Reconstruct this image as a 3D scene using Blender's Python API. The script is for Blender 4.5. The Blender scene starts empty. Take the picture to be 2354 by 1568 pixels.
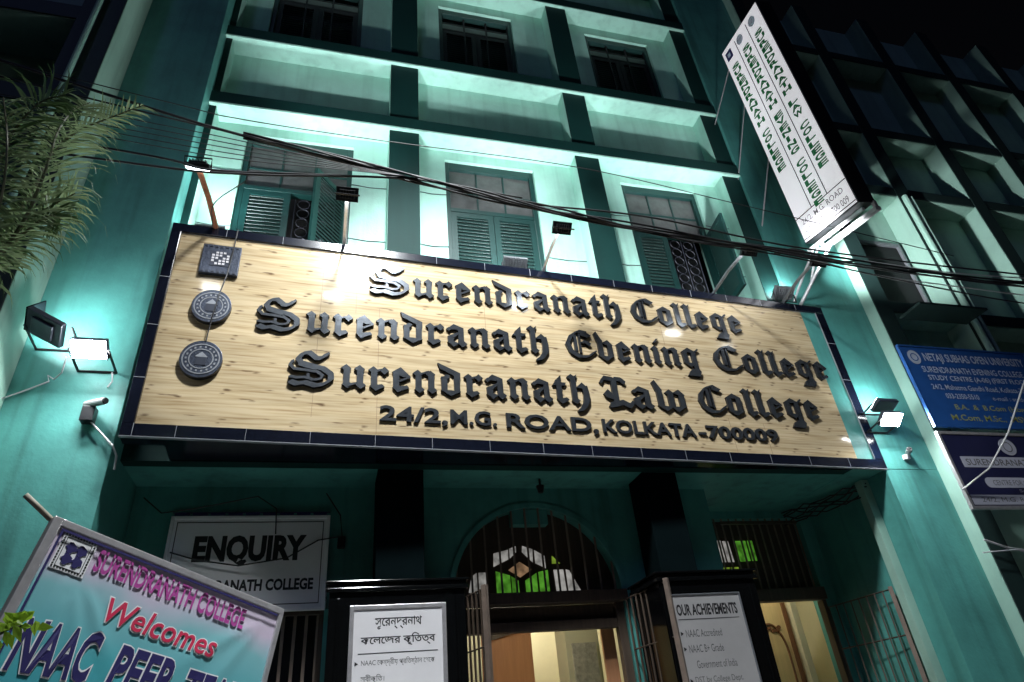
import bpy, math, random
from mathutils import Vector, Matrix
random.seed(7)
R = math.radians
scene = bpy.context.scene
col = scene.collection

# ------------------------------------------------------------------ camera, sky, light, exposure
CAM_Y, CAM_Z = -6.5, 1.6
cd = bpy.data.cameras.new('camera'); cam = bpy.data.objects.new('camera', cd); col.objects.link(cam)
az, el, ro = R(17.104), R(32.368), R(-5.788)
fw = Vector((math.sin(az)*math.cos(el), math.cos(az)*math.cos(el), math.sin(el)))
rt = Vector((math.cos(az), -math.sin(az), 0)); up = rt.cross(fw)
r2 = rt*math.cos(ro) + up*math.sin(ro); u2 = -rt*math.sin(ro) + up*math.cos(ro)
m = Matrix.Identity(4)
for i in range(3):
    m[i][0] = r2[i]; m[i][1] = u2[i]; m[i][2] = -fw[i]
m[0][3], m[1][3], m[2][3] = 0, CAM_Y, CAM_Z
cam.matrix_world = m
cd.sensor_width = 36; cd.lens = 36*1502.64/2354
cd.clip_end = 500; cd.clip_start = 0.05
scene.camera = cam
scene.view_settings.view_transform = 'Standard'; scene.view_settings.look = 'None'
scene.view_settings.exposure = 0.0; scene.view_settings.gamma = 1
scene.cycles.use_denoising = True
scene.cycles.max_bounces = 6
scene.cycles.sample_clamp_indirect = 4.0

w = bpy.data.worlds.new('World'); scene.world = w; w.use_nodes = True
nt = w.node_tree; nt.nodes.clear()
sky = nt.nodes.new('ShaderNodeTexSky'); sky.sky_type = 'NISHITA'; sky.sun_disc = False
sky.sun_elevation = R(-4.0); sky.sun_rotation = R(200)
bg = nt.nodes.new('ShaderNodeBackground'); bg.inputs[1].default_value = 0.09
wo = nt.nodes.new('ShaderNodeOutputWorld')
nt.links.new(sky.outputs[0], bg.inputs[0]); nt.links.new(bg.outputs[0], wo.inputs[0])
sd = bpy.data.lights.new('moon', 'SUN'); sd.energy = 0.10; sd.angle = R(8); sd.color = (0.32, 0.42, 1.0)
so = bpy.data.objects.new('moon', sd); col.objects.link(so)
so.rotation_euler = (R(50), 0, R(-25))

# ------------------------------------------------------------------ materials
def mat(name, base, rough=0.6, metal=0.0, var=0.0, vscale=3.0, bump=0.0, bscale=60.0, spec=0.5, stretch=None, coat=0.0, stain=0.0):
    M = bpy.data.materials.new(name); M.use_nodes = True
    n = M.node_tree.nodes; l = M.node_tree.links
    p = n['Principled BSDF']
    p.inputs['Base Color'].default_value = (*base, 1); p.inputs['Roughness'].default_value = rough
    p.inputs['Metallic'].default_value = metal; p.inputs['Specular IOR Level'].default_value = spec
    p.inputs['Coat Weight'].default_value = coat
    if var or bump or stain:
        g = n.new('ShaderNodeNewGeometry')
        src = g.outputs['Position']
        if stretch:
            mp = n.new('ShaderNodeVectorMath'); mp.operation = 'MULTIPLY'; mp.inputs[1].default_value = stretch
            l.new(src, mp.inputs[0]); src2 = mp.outputs[0]
        else: src2 = src
    if var:
        t = n.new('ShaderNodeTexNoise'); t.inputs['Scale'].default_value = vscale; t.inputs['Detail'].default_value = 6
        t.inputs['Roughness'].default_value = 0.65
        l.new(src2, t.inputs['Vector'])
        mr = n.new('ShaderNodeMapRange'); mr.inputs[1].default_value = 0.3; mr.inputs[2].default_value = 0.72
        mr.inputs[3].default_value = 1-var; mr.inputs[4].default_value = 1+var*0.4
        l.new(t.outputs['Fac'], mr.inputs[0])
        fac = mr.outputs[0]
        if stain:
            # rain streaks: noise stretched downwards
            mp = n.new('ShaderNodeVectorMath'); mp.operation = 'MULTIPLY'; mp.inputs[1].default_value = (6, 6, .35)
            l.new(src, mp.inputs[0])
            t2 = n.new('ShaderNodeTexNoise'); t2.inputs['Scale'].default_value = 1.0; t2.inputs['Detail'].default_value = 4
            l.new(mp.outputs[0], t2.inputs['Vector'])
            m2 = n.new('ShaderNodeMapRange'); m2.inputs[1].default_value = 0.5; m2.inputs[2].default_value = 0.75
            m2.inputs[3].default_value = 1; m2.inputs[4].default_value = 1-stain
            l.new(t2.outputs['Fac'], m2.inputs[0])
            mm = n.new('ShaderNodeMath'); mm.operation = 'MULTIPLY'; l.new(fac, mm.inputs[0]); l.new(m2.outputs[0], mm.inputs[1]); fac = mm.outputs[0]
        mx = n.new('ShaderNodeMix'); mx.data_type = 'RGBA'; mx.blend_type = 'MULTIPLY'; mx.inputs[0].default_value = 1
        mx.inputs[6].default_value = (*base, 1)
        cmb = n.new('ShaderNodeCombineColor')
        for k in range(3): l.new(fac, cmb.inputs[k])
        l.new(cmb.outputs[0], mx.inputs[7]); l.new(mx.outputs[2], p.inputs['Base Color'])
    if bump:
        t = n.new('ShaderNodeTexNoise'); t.inputs['Scale'].default_value = bscale; t.inputs['Detail'].default_value = 4
        l.new(src, t.inputs['Vector'])
        b = n.new('ShaderNodeBump'); b.inputs['Strength'].default_value = bump; b.inputs['Distance'].default_value = 0.01
        l.new(t.outputs['Fac'], b.inputs['Height']); l.new(b.outputs[0], p.inputs['Normal'])
    return M

def emit(name, color, strength):
    M = bpy.data.materials.new(name); M.use_nodes = True
    n = M.node_tree.nodes; n.clear()
    e = n.new('ShaderNodeEmission'); e.inputs[0].default_value = (*color, 1); e.inputs[1].default_value = strength
    o = n.new('ShaderNodeOutputMaterial'); M.node_tree.links.new(e.outputs[0], o.inputs[0])
    return M

def lit_face(name, base, e):
    A = mat(name, base, .35, var=.06, vscale=1.5)
    p = A.node_tree.nodes['Principled BSDF']; p.inputs['Emission Color'].default_value = (1.0, .95, 1.0, 1); p.inputs['Emission Strength'].default_value = e
    return A
COOL = (0.93, 0.98, 1.0)
M = dict(
    mint=mat('mint_paint', (.37, .665, .57), .55, var=.16, vscale=1.8, bump=.18, bscale=35, stain=.2),
    dkgreen=mat('dark_green_paint', (.003, .030, .027), .65, spec=.2, var=.15, vscale=2, bump=.10, bscale=50, stain=.15),
    teal=mat('teal_paint', (.08, .31, .28), .5, var=.28, vscale=1.7, bump=.25, bscale=26, stain=.38),
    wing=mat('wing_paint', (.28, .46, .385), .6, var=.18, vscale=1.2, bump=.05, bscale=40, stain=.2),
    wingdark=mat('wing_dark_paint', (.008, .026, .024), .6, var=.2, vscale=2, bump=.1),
    shutter=mat('shutter_green', (.004, .034, .031), .45, var=.15, vscale=6),
    louvre=mat('louvre_grey_green', (.011, .042, .038), .5, var=.15, vscale=6),
    frost=mat('frosted_glass', (.085, .09, .09), .3, var=.45, vscale=5),
    black=mat('black_void', (.004, .005, .006), .7),
    blackmatt=mat('shade_black_paint', (.004, .008, .009), .7, var=.2, spec=.0),  # dark green blackened to stand for the shade on the columns
    blackm=mat('black_metal', (.012, .012, .014), .4, metal=.2),
    cable=mat('black_cable', (.012, .011, .013), .55),
    greycable=mat('pale_cable', (.45, .45, .47), .5),
    whitecable=mat('white_cable', (.62, .63, .62), .5),
    granite=mat('navy_granite', (.006, .008, .017), .16, var=.5, vscale=35, spec=.6),
    grout=mat('pale_grout', (.24, .25, .27), .7),
    blackgranite=mat('black_granite', (.004, .0045, .005), .08, var=.4, vscale=40, bump=.02, bscale=8),
    letterface=mat('dark_steel_letter', (.085, .095, .11), .22, metal=.65, var=.35, vscale=9, bump=.08, bscale=14),
    letterside=mat('black_letter_side', (.008, .008, .010), .35),
    crest=mat('engraved_steel', (.055, .065, .09), .35, metal=.7, var=.4, vscale=30, bump=.35, bscale=40),
    crestdark=mat('engraved_dark', (.03, .035, .05), .4, metal=.5),
    steel=mat('pale_steel', (.62, .60, .62), .35, metal=.6, var=.2, vscale=12),
    greymetal=mat('grey_metal', (.22, .23, .25), .45, metal=.5, var=.2, vscale=14),
    housing=mat('lamp_housing', (.05, .055, .075), .4, metal=.3),
    rust=mat('rusty_arm', (.30, .10, .045), .7, var=.4, vscale=18),
    white=mat('white_sheet', (.82, .80, .82), .5, var=.08, vscale=2),
    lightbox=lit_face('white_lightbox_face', (.76, .72, .76), .42),
    whitesheet2=mat('paper_notices', (.5, .47, .4), .6, var=.5, vscale=14),
    shadeboard=mat('shaded_board', (.42, .41, .41), .5, var=.1, vscale=2),  # board greyed to stand for the partial shade on it
    ink=mat('black_ink', (.012, .012, .014), .5),
    inkgrey=mat('faded_ink', (.12, .12, .12), .5),
    navyink=mat('navy_ink', (.022, .018, .11), .5),
    magenta=mat('magenta_ink', (.42, .06, .30), .5),
    red=mat('red_ink', (.62, .03, .09), .5),
    whiteink=mat('white_ink', (.8, .8, .82), .5),
    letgreen=mat('green_letter', (.006, .15, .04), .4),
    blue=mat('blue_board', (.022, .10, .34), .35, var=.15, vscale=3),
    navyboard=mat('navy_board', (.02, .022, .07), .35, var=.15, vscale=3),
    paleink=mat('pale_blue_ink', (.50, .56, .66), .5),
    yellowink=mat('olive_ink', (.36, .38, .12), .5),
    silverink=mat('silver_ink', (.46, .47, .55), .5),
    wood=mat('old_wood', (.07, .048, .034), .5, var=.35, vscale=3, stretch=(8, 8, .7)),
    paleiron=mat('pale_painted_iron', (.20, .15, .12), .5, var=.3, vscale=8),
    cream=mat('cream_wall', (.66, .62, .44), .6, var=.08),
    orange=mat('varnished_door', (.42, .20, .10), .35, var=.2, vscale=2, stretch=(7, 7, .6)),
    creamwood=mat('cream_wood', (.68, .52, .26), .35, var=.15, vscale=2, stretch=(7, 7, .6)),
    carve=mat('carved_dark_line', (.16, .07, .03), .5),
    leaf=mat('palm_leaf', (.09, .16, .06), .4, var=.35, vscale=6),
    leaf_lit=mat('lit_palm_leaf', (.30, .40, .21), .4, var=.3, vscale=6),  # lighter leaf copy for the fronds that catch the light
    rachis=mat('palm_rachis', (.10, .11, .05), .5, var=.3, vscale=8),
    trunk=mat('palm_trunk', (.13, .11, .09), .8, var=.4, vscale=10, bump=.5, bscale=25),
    sprig=mat('bright_leaf', (.30, .48, .04), .4, var=.2, vscale=14),
    bamboo=mat('bamboo', (.42, .38, .30), .55, var=.25, vscale=14),
    asphalt=mat('asphalt', (.045, .045, .047), .9, var=.3, vscale=6, bump=.4, bscale=90),
    paving=mat('paving', (.36, .35, .335), .85, var=.25, vscale=4, bump=.3, bscale=60),
    led=emit('cool_led', COOL, 230.0), ledlow=emit('cool_led_low', COOL, 30.0),
    ledledge=emit('cool_led_ledge', COOL, 150.0),
    ledwall=emit('cool_led_flood', COOL, 330.0), ledup=emit('cool_led_upflood', COOL, 80.0),
    ledfill=emit('fill_led', (1.0, .95, .92), 40.0),  # lens of the added street lamp
    room=emit('tube_light', (1.0, .93, .74), 42.0),
    whitepane=emit('lit_white_pane', (.72, .70, .66), .55),
    greenpane=emit('lit_green_pane', (.16, .58, .05), .55),
    limepane=emit('lit_lime_pane', (.38, .60, .06), .5),
    amberpane=emit('lit_amber_pane', (.66, .40, .22), .55),
)

for k in ('leaf', 'leaf_lit', 'sprig'):
    n = M[k].node_tree.nodes; l = M[k].node_tree.links; p = n['Principled BSDF']
    tr = n.new('ShaderNodeBsdfTranslucent'); mx = n.new('ShaderNodeMixShader'); mx.inputs[0].default_value = .45
    src = p.inputs['Base Color'].links[0].from_socket; l.new(src, tr.inputs[0])
    l.new(p.outputs[0], mx.inputs[1]); l.new(tr.outputs[0], mx.inputs[2]); l.new(mx.outputs[0], n['Material Output'].inputs[0])
# old glass: uneven brightness
for k in ('whitepane', 'greenpane', 'limepane', 'amberpane'):
    n = M[k].node_tree.nodes; l = M[k].node_tree.links; e = [q for q in n if q.type == 'EMISSION'][0]
    g = n.new('ShaderNodeNewGeometry'); t = n.new('ShaderNodeTexNoise'); t.inputs['Scale'].default_value = 9; l.new(g.outputs['Position'], t.inputs['Vector'])
    mr = n.new('ShaderNodeMapRange'); mr.inputs[1].default_value = .3; mr.inputs[2].default_value = .7; mr.inputs[3].default_value = .12; mr.inputs[4].default_value = .52
    l.new(t.outputs['Fac'], mr.inputs[0]); l.new(mr.outputs[0], e.inputs[1])
# wood-look tiles of the name sign: streaks plus the same three knots in every tile
def sign_tile_material():
    T = bpy.data.materials.new('wood_look_tile'); T.use_nodes = True
    n = T.node_tree.nodes; l = T.node_tree.links; p = n['Principled BSDF']
    p.inputs['Roughness'].default_value = .13; p.inputs['Specular IOR Level'].default_value = .5
    tc = n.new('ShaderNodeTexCoord')
    def vm(op, a, b):
        k = n.new('ShaderNodeVectorMath'); k.operation = op
        l.new(a, k.inputs[0]); k.inputs[1].default_value = b; return k.outputs[0]
    def noise(scale, vec, sc, det=5):
        t = n.new('ShaderNodeTexNoise'); t.inputs['Scale'].default_value = sc; t.inputs['Detail'].default_value = det
        l.new(vm('MULTIPLY', vec, scale), t.inputs['Vector']); return t.outputs['Fac']
    o = tc.outputs['Object']
    fine = noise((1.6, 1, 38), o, 1.0); broad = noise((.5, 1, 7), o, 1.0, 3)
    cr = n.new('ShaderNodeValToRGB'); l.new(fine, cr.inputs[0])
    e = cr.color_ramp.elements
    e[0].position = .30; e[0].color = (.34, .235, .125, 1); e[1].position = .58; e[1].color = (.57, .455, .29, 1)
    k = cr.color_ramp.elements.new(.44); k.color = (.49, .375, .22, 1)
    mx = n.new('ShaderNodeMix'); mx.data_type = 'RGBA'; mx.blend_type = 'MULTIPLY'
    mr = n.new('ShaderNodeMapRange'); mr.inputs[1].default_value = .35; mr.inputs[2].default_value = .65; mr.inputs[3].default_value = .86; mr.inputs[4].default_value = 1.05
    l.new(broad, mr.inputs[0]); cc = n.new('ShaderNodeCombineColor')
    for q in range(3): l.new(mr.outputs[0], cc.inputs[q])
    mx.inputs[0].default_value = 1; l.new(cr.outputs[0], mx.inputs[6]); l.new(cc.outputs[0], mx.inputs[7])
    # knots
    TW, TH = .66, .315
    md = vm('MODULO', vm('ADD', o, (20*TW, 0, 20*TH)), (TW, 1, TH))
    warp = noise((9, 1, 30), o, 1.0, 2)
    tot = None
    for (cx, cz, sx, sz) in ((.16, .225, .030, .011), (.13, .185, .022, .008), (.345, .135, .075, .0075), (.40, .125, .030, .012), (.55, .25, .045, .005)):
        v = vm('MULTIPLY', vm('SUBTRACT', md, (cx, 0, cz)), (.68/sx, 0, .68/sz))
        ln = n.new('ShaderNodeVectorMath'); ln.operation = 'LENGTH'; l.new(v, ln.inputs[0])
        ad = n.new('ShaderNodeMath'); ad.operation = 'MULTIPLY_ADD'; l.new(warp, ad.inputs[0]); ad.inputs[1].default_value = 2.2
        l.new(ln.outputs['Value'], ad.inputs[2])
        mp = n.new('ShaderNodeMapRange'); mp.inputs[1].default_value = 1.2; mp.inputs[2].default_value = 2.1; mp.inputs[3].default_value = 1; mp.inputs[4].default_value = 0
        l.new(ad.outputs[0], mp.inputs[0])
        if tot is None: tot = mp.outputs[0]
        else:
            a = n.new('ShaderNodeMath'); a.operation = 'MAXIMUM'; l.new(tot, a.inputs[0]); l.new(mp.outputs[0], a.inputs[1]); tot = a.outputs[0]
    m2 = n.new('ShaderNodeMix'); m2.data_type = 'RGBA'; l.new(mx.outputs[2], m2.inputs[6]); m2.inputs[7].default_value = (.10, .055, .03, 1)
    sc = n.new('ShaderNodeMath'); sc.operation = 'MULTIPLY'; l.new(tot, sc.inputs[0]); sc.inputs[1].default_value = .85
    l.new(sc.outputs[0], m2.inputs[0]); l.new(m2.outputs[2], p.inputs['Base Color'])
    b = n.new('ShaderNodeBump'); b.inputs['Strength'].default_value = .03; l.new(fine, b.inputs['Height']); l.new(b.outputs[0], p.inputs['Normal'])
    return T
M['tile'] = sign_tile_material()

# ------------------------------------------------------------------ mesh helpers
class Plane:
    """a flat face in space: origin, right, up; outward normal = right x up"""
    def __init__(s, o, r, u):
        s.o = Vector(o); s.r = Vector(r).normalized(); s.u = Vector(u).normalized(); s.n = s.r.cross(s.u).normalized()
    def at(s, x, y, d=0): return s.o + s.r*x + s.u*y + s.n*d

class MB:
    def __init__(s): s.v = []; s.f = []; s.m = []
    def quad(s, a, b, c, d, m=0):
        k = len(s.v); s.v += [Vector(a), Vector(b), Vector(c), Vector(d)]; s.f.append((k, k+1, k+2, k+3)); s.m.append(m)
    def box(s, x0, x1, y0, y1, z0, z1, m=0):
        x0, x1 = sorted((x0, x1)); y0, y1 = sorted((y0, y1)); z0, z1 = sorted((z0, z1))
        k = len(s.v)
        s.v += [Vector(p) for p in ((x0,y0,z0),(x1,y0,z0),(x1,y1,z0),(x0,y1,z0),(x0,y0,z1),(x1,y0,z1),(x1,y1,z1),(x0,y1,z1))]
        for q in ((0,3,2,1),(4,5,6,7),(0,1,5,4),(1,2,6,5),(2,3,7,6),(3,0,4,7)):
            s.f.append(tuple(k+i for i in q)); s.m.append(m)
        return s
    def slab(s, P, x0, x1, y0, y1, d0, d1, m=0):
        """box laid on a plane"""
        s.prism(P, [(x0,y0),(x1,y0),(x1,y1),(x0,y1)], d0, d1, m, m); return s
    def prism(s, P, pts, d0, d1, m=0, mside=None):
        if mside is None: mside = m
        a = 0
        for i in range(len(pts)):
            x0, y0 = pts[i]; x1, y1 = pts[(i+1) % len(pts)]; a += x0*y1-x1*y0
        if a < 0: pts = pts[::-1]
        k = len(s.v); n = len(pts)
        s.v += [P.at(x, y, d0) for x, y in pts] + [P.at(x, y, d1) for x, y in pts]
        s.f.append(tuple(range(k+n, k+2*n))); s.m.append(m)
        s.f.append(tuple(reversed(range(k, k+n)))); s.m.append(mside)
        for i in range(n):
            j = (i+1) % n; s.f.append((k+i, k+j, k+n+j, k+n+i)); s.m.append(mside)
        return s
    def tube(s, pts, r, seg=6, m=0, r1=None):
        pts = [Vector(p) for p in pts]; k0 = len(s.v); N = len(pts)
        for i, p in enumerate(pts):
            t = (pts[min(i+1, N-1)] - pts[max(i-1, 0)]).normalized()
            a = t.cross(Vector((0, 0, 1)));
            if a.length < 1e-3: a = t.cross(Vector((1, 0, 0)))
            a.normalize(); b = t.cross(a)
            rr = r if r1 is None else r + (r1-r)*i/(N-1)
            for q in range(seg):
                th = 2*math.pi*q/seg; s.v.append(p + (a*math.cos(th) + b*math.sin(th))*rr)
        for i in range(N-1):
            for q in range(seg):
                q2 = (q+1) % seg
                s.f.append((k0+i*seg+q, k0+i*seg+q2, k0+(i+1)*seg+q2, k0+(i+1)*seg+q)); s.m.append(m)
        s.f.append(tuple(k0+q for q in reversed(range(seg)))); s.m.append(m)
        s.f.append(tuple(k0+(N-1)*seg+q for q in range(seg))); s.m.append(m)
        return s
    def disc(s, P, cx, cy, rx, ry, d0, d1, seg=40, m=0, mside=None):
        return s.prism(P, [(cx+rx*math.cos(2*math.pi*i/seg), cy+ry*math.sin(2*math.pi*i/seg)) for i in range(seg)], d0, d1, m, mside)
    def ring(s, P, cx, cy, r0, r1, d0, d1, seg=40, m=0, a0=0, a1=2*math.pi):
        for i in range(seg):
            a, b = a0+(a1-a0)*i/seg, a0+(a1-a0)*(i+1)/seg
            s.prism(P, [(cx+r0*math.cos(a), cy+r0*math.sin(a)), (cx+r1*math.cos(a), cy+r1*math.sin(a)), (cx+r1*math.cos(b), cy+r1*math.sin(b)), (cx+r0*math.cos(b), cy+r0*math.sin(b))], d0, d1, m)
        return s
    def text(s, P, body, x, y, w, h, d=.003, m=0, thick=.0, bold=0.0, align='L', shear=0.0):
        """flat lettering fitted to a w x h box whose lower left corner is x, y"""
        V, F = glyphs(body, bold, shear)
        x0 = min(v[0] for v in V); x1 = max(v[0] for v in V); y0 = min(v[1] for v in V); y1 = max(v[1] for v in V)
        sy = h/(y1-y0); sx = (w/(x1-x0)) if w else sy*.8
        if align == 'C': x = x - sx*(x1-x0)/2
        k = len(s.v)
        s.v += [P.at(x+(a-x0)*sx, y+(b-y0)*sy, d+thick) for a, b in V]
        for f in F: s.f.append(tuple(k+i for i in f)); s.m.append(m)
        if thick:
            edges = {}
            for f in F:
                for i in range(len(f)):
                    e = (f[i], f[(i+1) % len(f)])
                    if (e[1], e[0]) in edges: edges.pop((e[1], e[0]))
                    else: edges[e] = 1
            kb = len(s.v); s.v += [P.at(x+(a-x0)*sx, y+(b-y0)*sy, d) for a, b in V]
            for a, b in edges: s.f.append((kb+a, kb+b, k+b, k+a)); s.m.append(m+1 if thick > .01 else m)
        return s
    def build(s, name, mats, parent=None, smooth=False, bevel=0.0):
        if not isinstance(mats, (list, tuple)): mats = [mats]
        o0 = Vector((0, 0, 0)); p = parent
        while p is not None: o0 += p.location; p = p.parent
        me = bpy.data.meshes.new(name)
        base = Vector((0, 0, 0))
        if parent is None:
            base = Vector((sum(v.x for v in s.v)/len(s.v), sum(v.y for v in s.v)/len(s.v), min(v.z for v in s.v)))
        me.from_pydata([tuple(v-o0-base) for v in s.v], [], s.f)
        for a in mats: me.materials.append(a)
        for i, pl in enumerate(me.polygons):
            pl.material_index = min(s.m[i], len(mats)-1); pl.use_smooth = smooth
        me.validate(); me.update()
        o = bpy.data.objects.new(name, me); col.objects.link(o)
        o.location = base
        if parent is not None: o.parent = parent
        if bevel:
            b = o.modifiers.new('bevel', 'BEVEL'); b.width = bevel; b.segments = 2; b.limit_method = 'ANGLE'
        return o

_gc = {}
def glyphs(body, bold, shear):
    key = (body, bold, shear)
    if key in _gc: return _gc[key]
    c = bpy.data.curves.new('lettering', 'FONT'); c.body = body; c.offset = bold; c.shear = shear; c.resolution_u = 3
    c.space_line = 1.0
    o = bpy.data.objects.new('lettering', c); col.objects.link(o)
    dg = bpy.context.evaluated_depsgraph_get(); dg.update()
    me = bpy.data.meshes.new_from_object(o.evaluated_get(dg))
    V = [(v.co.x, v.co.y) for v in me.vertices]; F = []
    for p in me.polygons:
        q = list(p.vertices)
        a = sum(V[q[i]][0]*V[q[(i+1) % len(q)]][1]-V[q[(i+1) % len(q)]][0]*V[q[i]][1] for i in range(len(q)))
        F.append(q if a > 0 else q[::-1])
    bpy.data.objects.remove(o); bpy.data.curves.remove(c); bpy.data.meshes.remove(me)
    _gc[key] = (V, F); return V, F

def tag(o, label=None, cat=None, group=None, kind=None):
    if label: o['label'] = label
    if cat: o['category'] = cat
    if group: o['group'] = group
    if kind: o['kind'] = kind
    return o
def empty(name, loc, label, cat, group=None):
    o = bpy.data.objects.new(name, None); col.objects.link(o); o.location = loc; o.empty_display_size = .2
    return tag(o, label, cat, group)
def copy_tree(o, parent=None):
    c = o.copy(); col.objects.link(c)
    if parent is not None: c.parent = parent
    for ch in list(o.children): copy_tree(ch, c)
    return c
def front(y): return Plane((0, y, 0), (1, 0, 0), (0, 0, 1))      # a wall facing the street, x and z as they are

# ------------------------------------------------------------------ ground and road
g = MB(); g.quad((-300,-300,-.15),(300,-300,-.15),(300,300,-.15),(-300,300,-.15)); tag(g.build('road', M['asphalt']), kind='structure')
g = MB(); g.box(-40, 40, -3.2, 8, -.6, 0); tag(g.build('pavement', M['paving'], bevel=.02), kind='structure')

# ------------------------------------------------------------------ the college building
B = empty('college_building', (2.4, .5, 0), 'tall mint and dark green college building with rows of recessed windows above an arched entrance', 'building')
def part(mb, name, m, bevel=.006): return mb.build(name, m, B, bevel=bevel)

# piers either side of the central bay
part(MB().box(-2.99, -2.0, -.235, 1.2, 0, 15.4), 'pier', M['teal'])
part(MB().box(6.325, 7.65, .0, 1.2, 4.30, 15.4).box(6.82, 7.65, .0, 1.95, 0, 4.297), 'pier', M['teal'])
part(MB().box(6.70, 6.82, .35, .47, 0, 4.29), 'downpipe', M['wing'])

# slabs between the storeys (front painted dark, soffit mint)
def slab_part(x0, x1, z, h, y0, y1, dark, light):
    mb = MB(); mb.box(x0, x1, y0, y0+.03, z+.035, z+h); mb.box(x0, x1, y0+.03, y1, z, z+h-.002, 1); mb.box(x0, x1, y0, y0+.03, z, z+.035, 1)
    return part(mb, 'slab', [dark, light], .003)
for z in (9.55, 11.12, 13.75, 15.25): slab_part(-2.0, 6.325, z, .25, 0, .8, M['dkgreen'], M['mint'])

# pilasters and recess walls, row by row
pil = [(-2.0, -1.905), (.46, .90), (3.36, 3.77), (6.0, 6.325)]
rows = [(4.32, 9.55), (9.80, 11.12), (11.37, 13.75), (14.0, 15.25)]
D = .32
for zi, (z0, z1) in enumerate(rows):
    for a, b in pil:
        mb = MB(); mb.box(a+.004, b-.004, .05, .062, z0, z1-.002); mb.box(a, b, .062, D+.3, z0, z1-.002, 1)
        part(mb, 'pilaster', [M['dkgreen'], M['mint']], .004)
cells = [(-1.905, .46), (.90, 3.36), (3.77, 6.0)]
wins = [(-1.50, -.03), (1.32, 2.73), (4.22, 5.58)]
def recess(xl, xr, z0, z1, op=None):
    mb = MB()
    if op:
        a, b, c, d = op
        mb.box(xl, a, D, D+.3, z0, z1-.003); mb.box(b, xr, D, D+.3, z0, z1-.003)
        mb.box(a, b, D, D+.3, d, z1-.003); mb.box(a, b, D, D+.3, z0, c)
    else: mb.box(xl, xr, D, D+.3, z0, z1-.003)
    part(mb, 'recess_wall', M['mint'], 0)
for (xl, xr), (a, b) in zip(cells, wins):
    recess(xl, xr, *rows[0], (a, b, 6.9, 9.37)); recess(xl, xr, *rows[1]); recess(xl, xr, *rows[2], (a, b, 11.75, 13.52)); recess(xl, xr, *rows[3])

# thin conduits stapled along the recess walls
for (xl, xr), (a, b) in zip(cells, wins):
    for z in (8.62, 7.62):
        mb = MB()
        mb.tube([(xl, D-.006, z), ((xl+a)/2, D-.008, z-.025), (a, D-.006, z-.005)], .0055, 5); mb.tube([(b, D-.006, z-.02), ((b+xr)/2, D-.008, z-.045), (xr, D-.006, z-.03)], .0055, 5)
        part(mb, 'conduit', M['housing'], 0)
# windows of the central bay
def shutter(P, wd, ht, parent, name='shutter'):
    mb = MB(); f = .085
    mb.slab(P, 0, f, 0, ht, 0, .04); mb.slab(P, wd-f, wd, 0, ht, 0, .04)
    mb.slab(P, f, wd-f, 0, f, 0, .039); mb.slab(P, f, wd-f, ht-f, ht, 0, .039)
    y = f+.01
    while y < ht-f-.02:
        a = P.at(f, y, .004); b = P.at(wd-f, y, .004); c = P.at(wd-f, y+.062, .034); d = P.at(f, y+.062, .034)
        # a blade leaning in its frame, with thickness
        mb.quad(P.at(f, y, .036), P.at(wd-f, y, .036), P.at(wd-f, y+.066, .006), P.at(f, y+.066, .006), 1)
        mb.quad(P.at(f, y, .036), P.at(f, y-.006, .030), P.at(wd-f, y-.006, .030), P.at(wd-f, y, .036), 1)
        mb.quad(P.at(f, y-.006, .030), P.at(f, y+.060, .0), P.at(wd-f, y+.060, .0), P.at(wd-f, y-.006, .030), 1)
        y += .062
    return mb.build(name, [M['shutter'], M['louvre']], parent)
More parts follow.
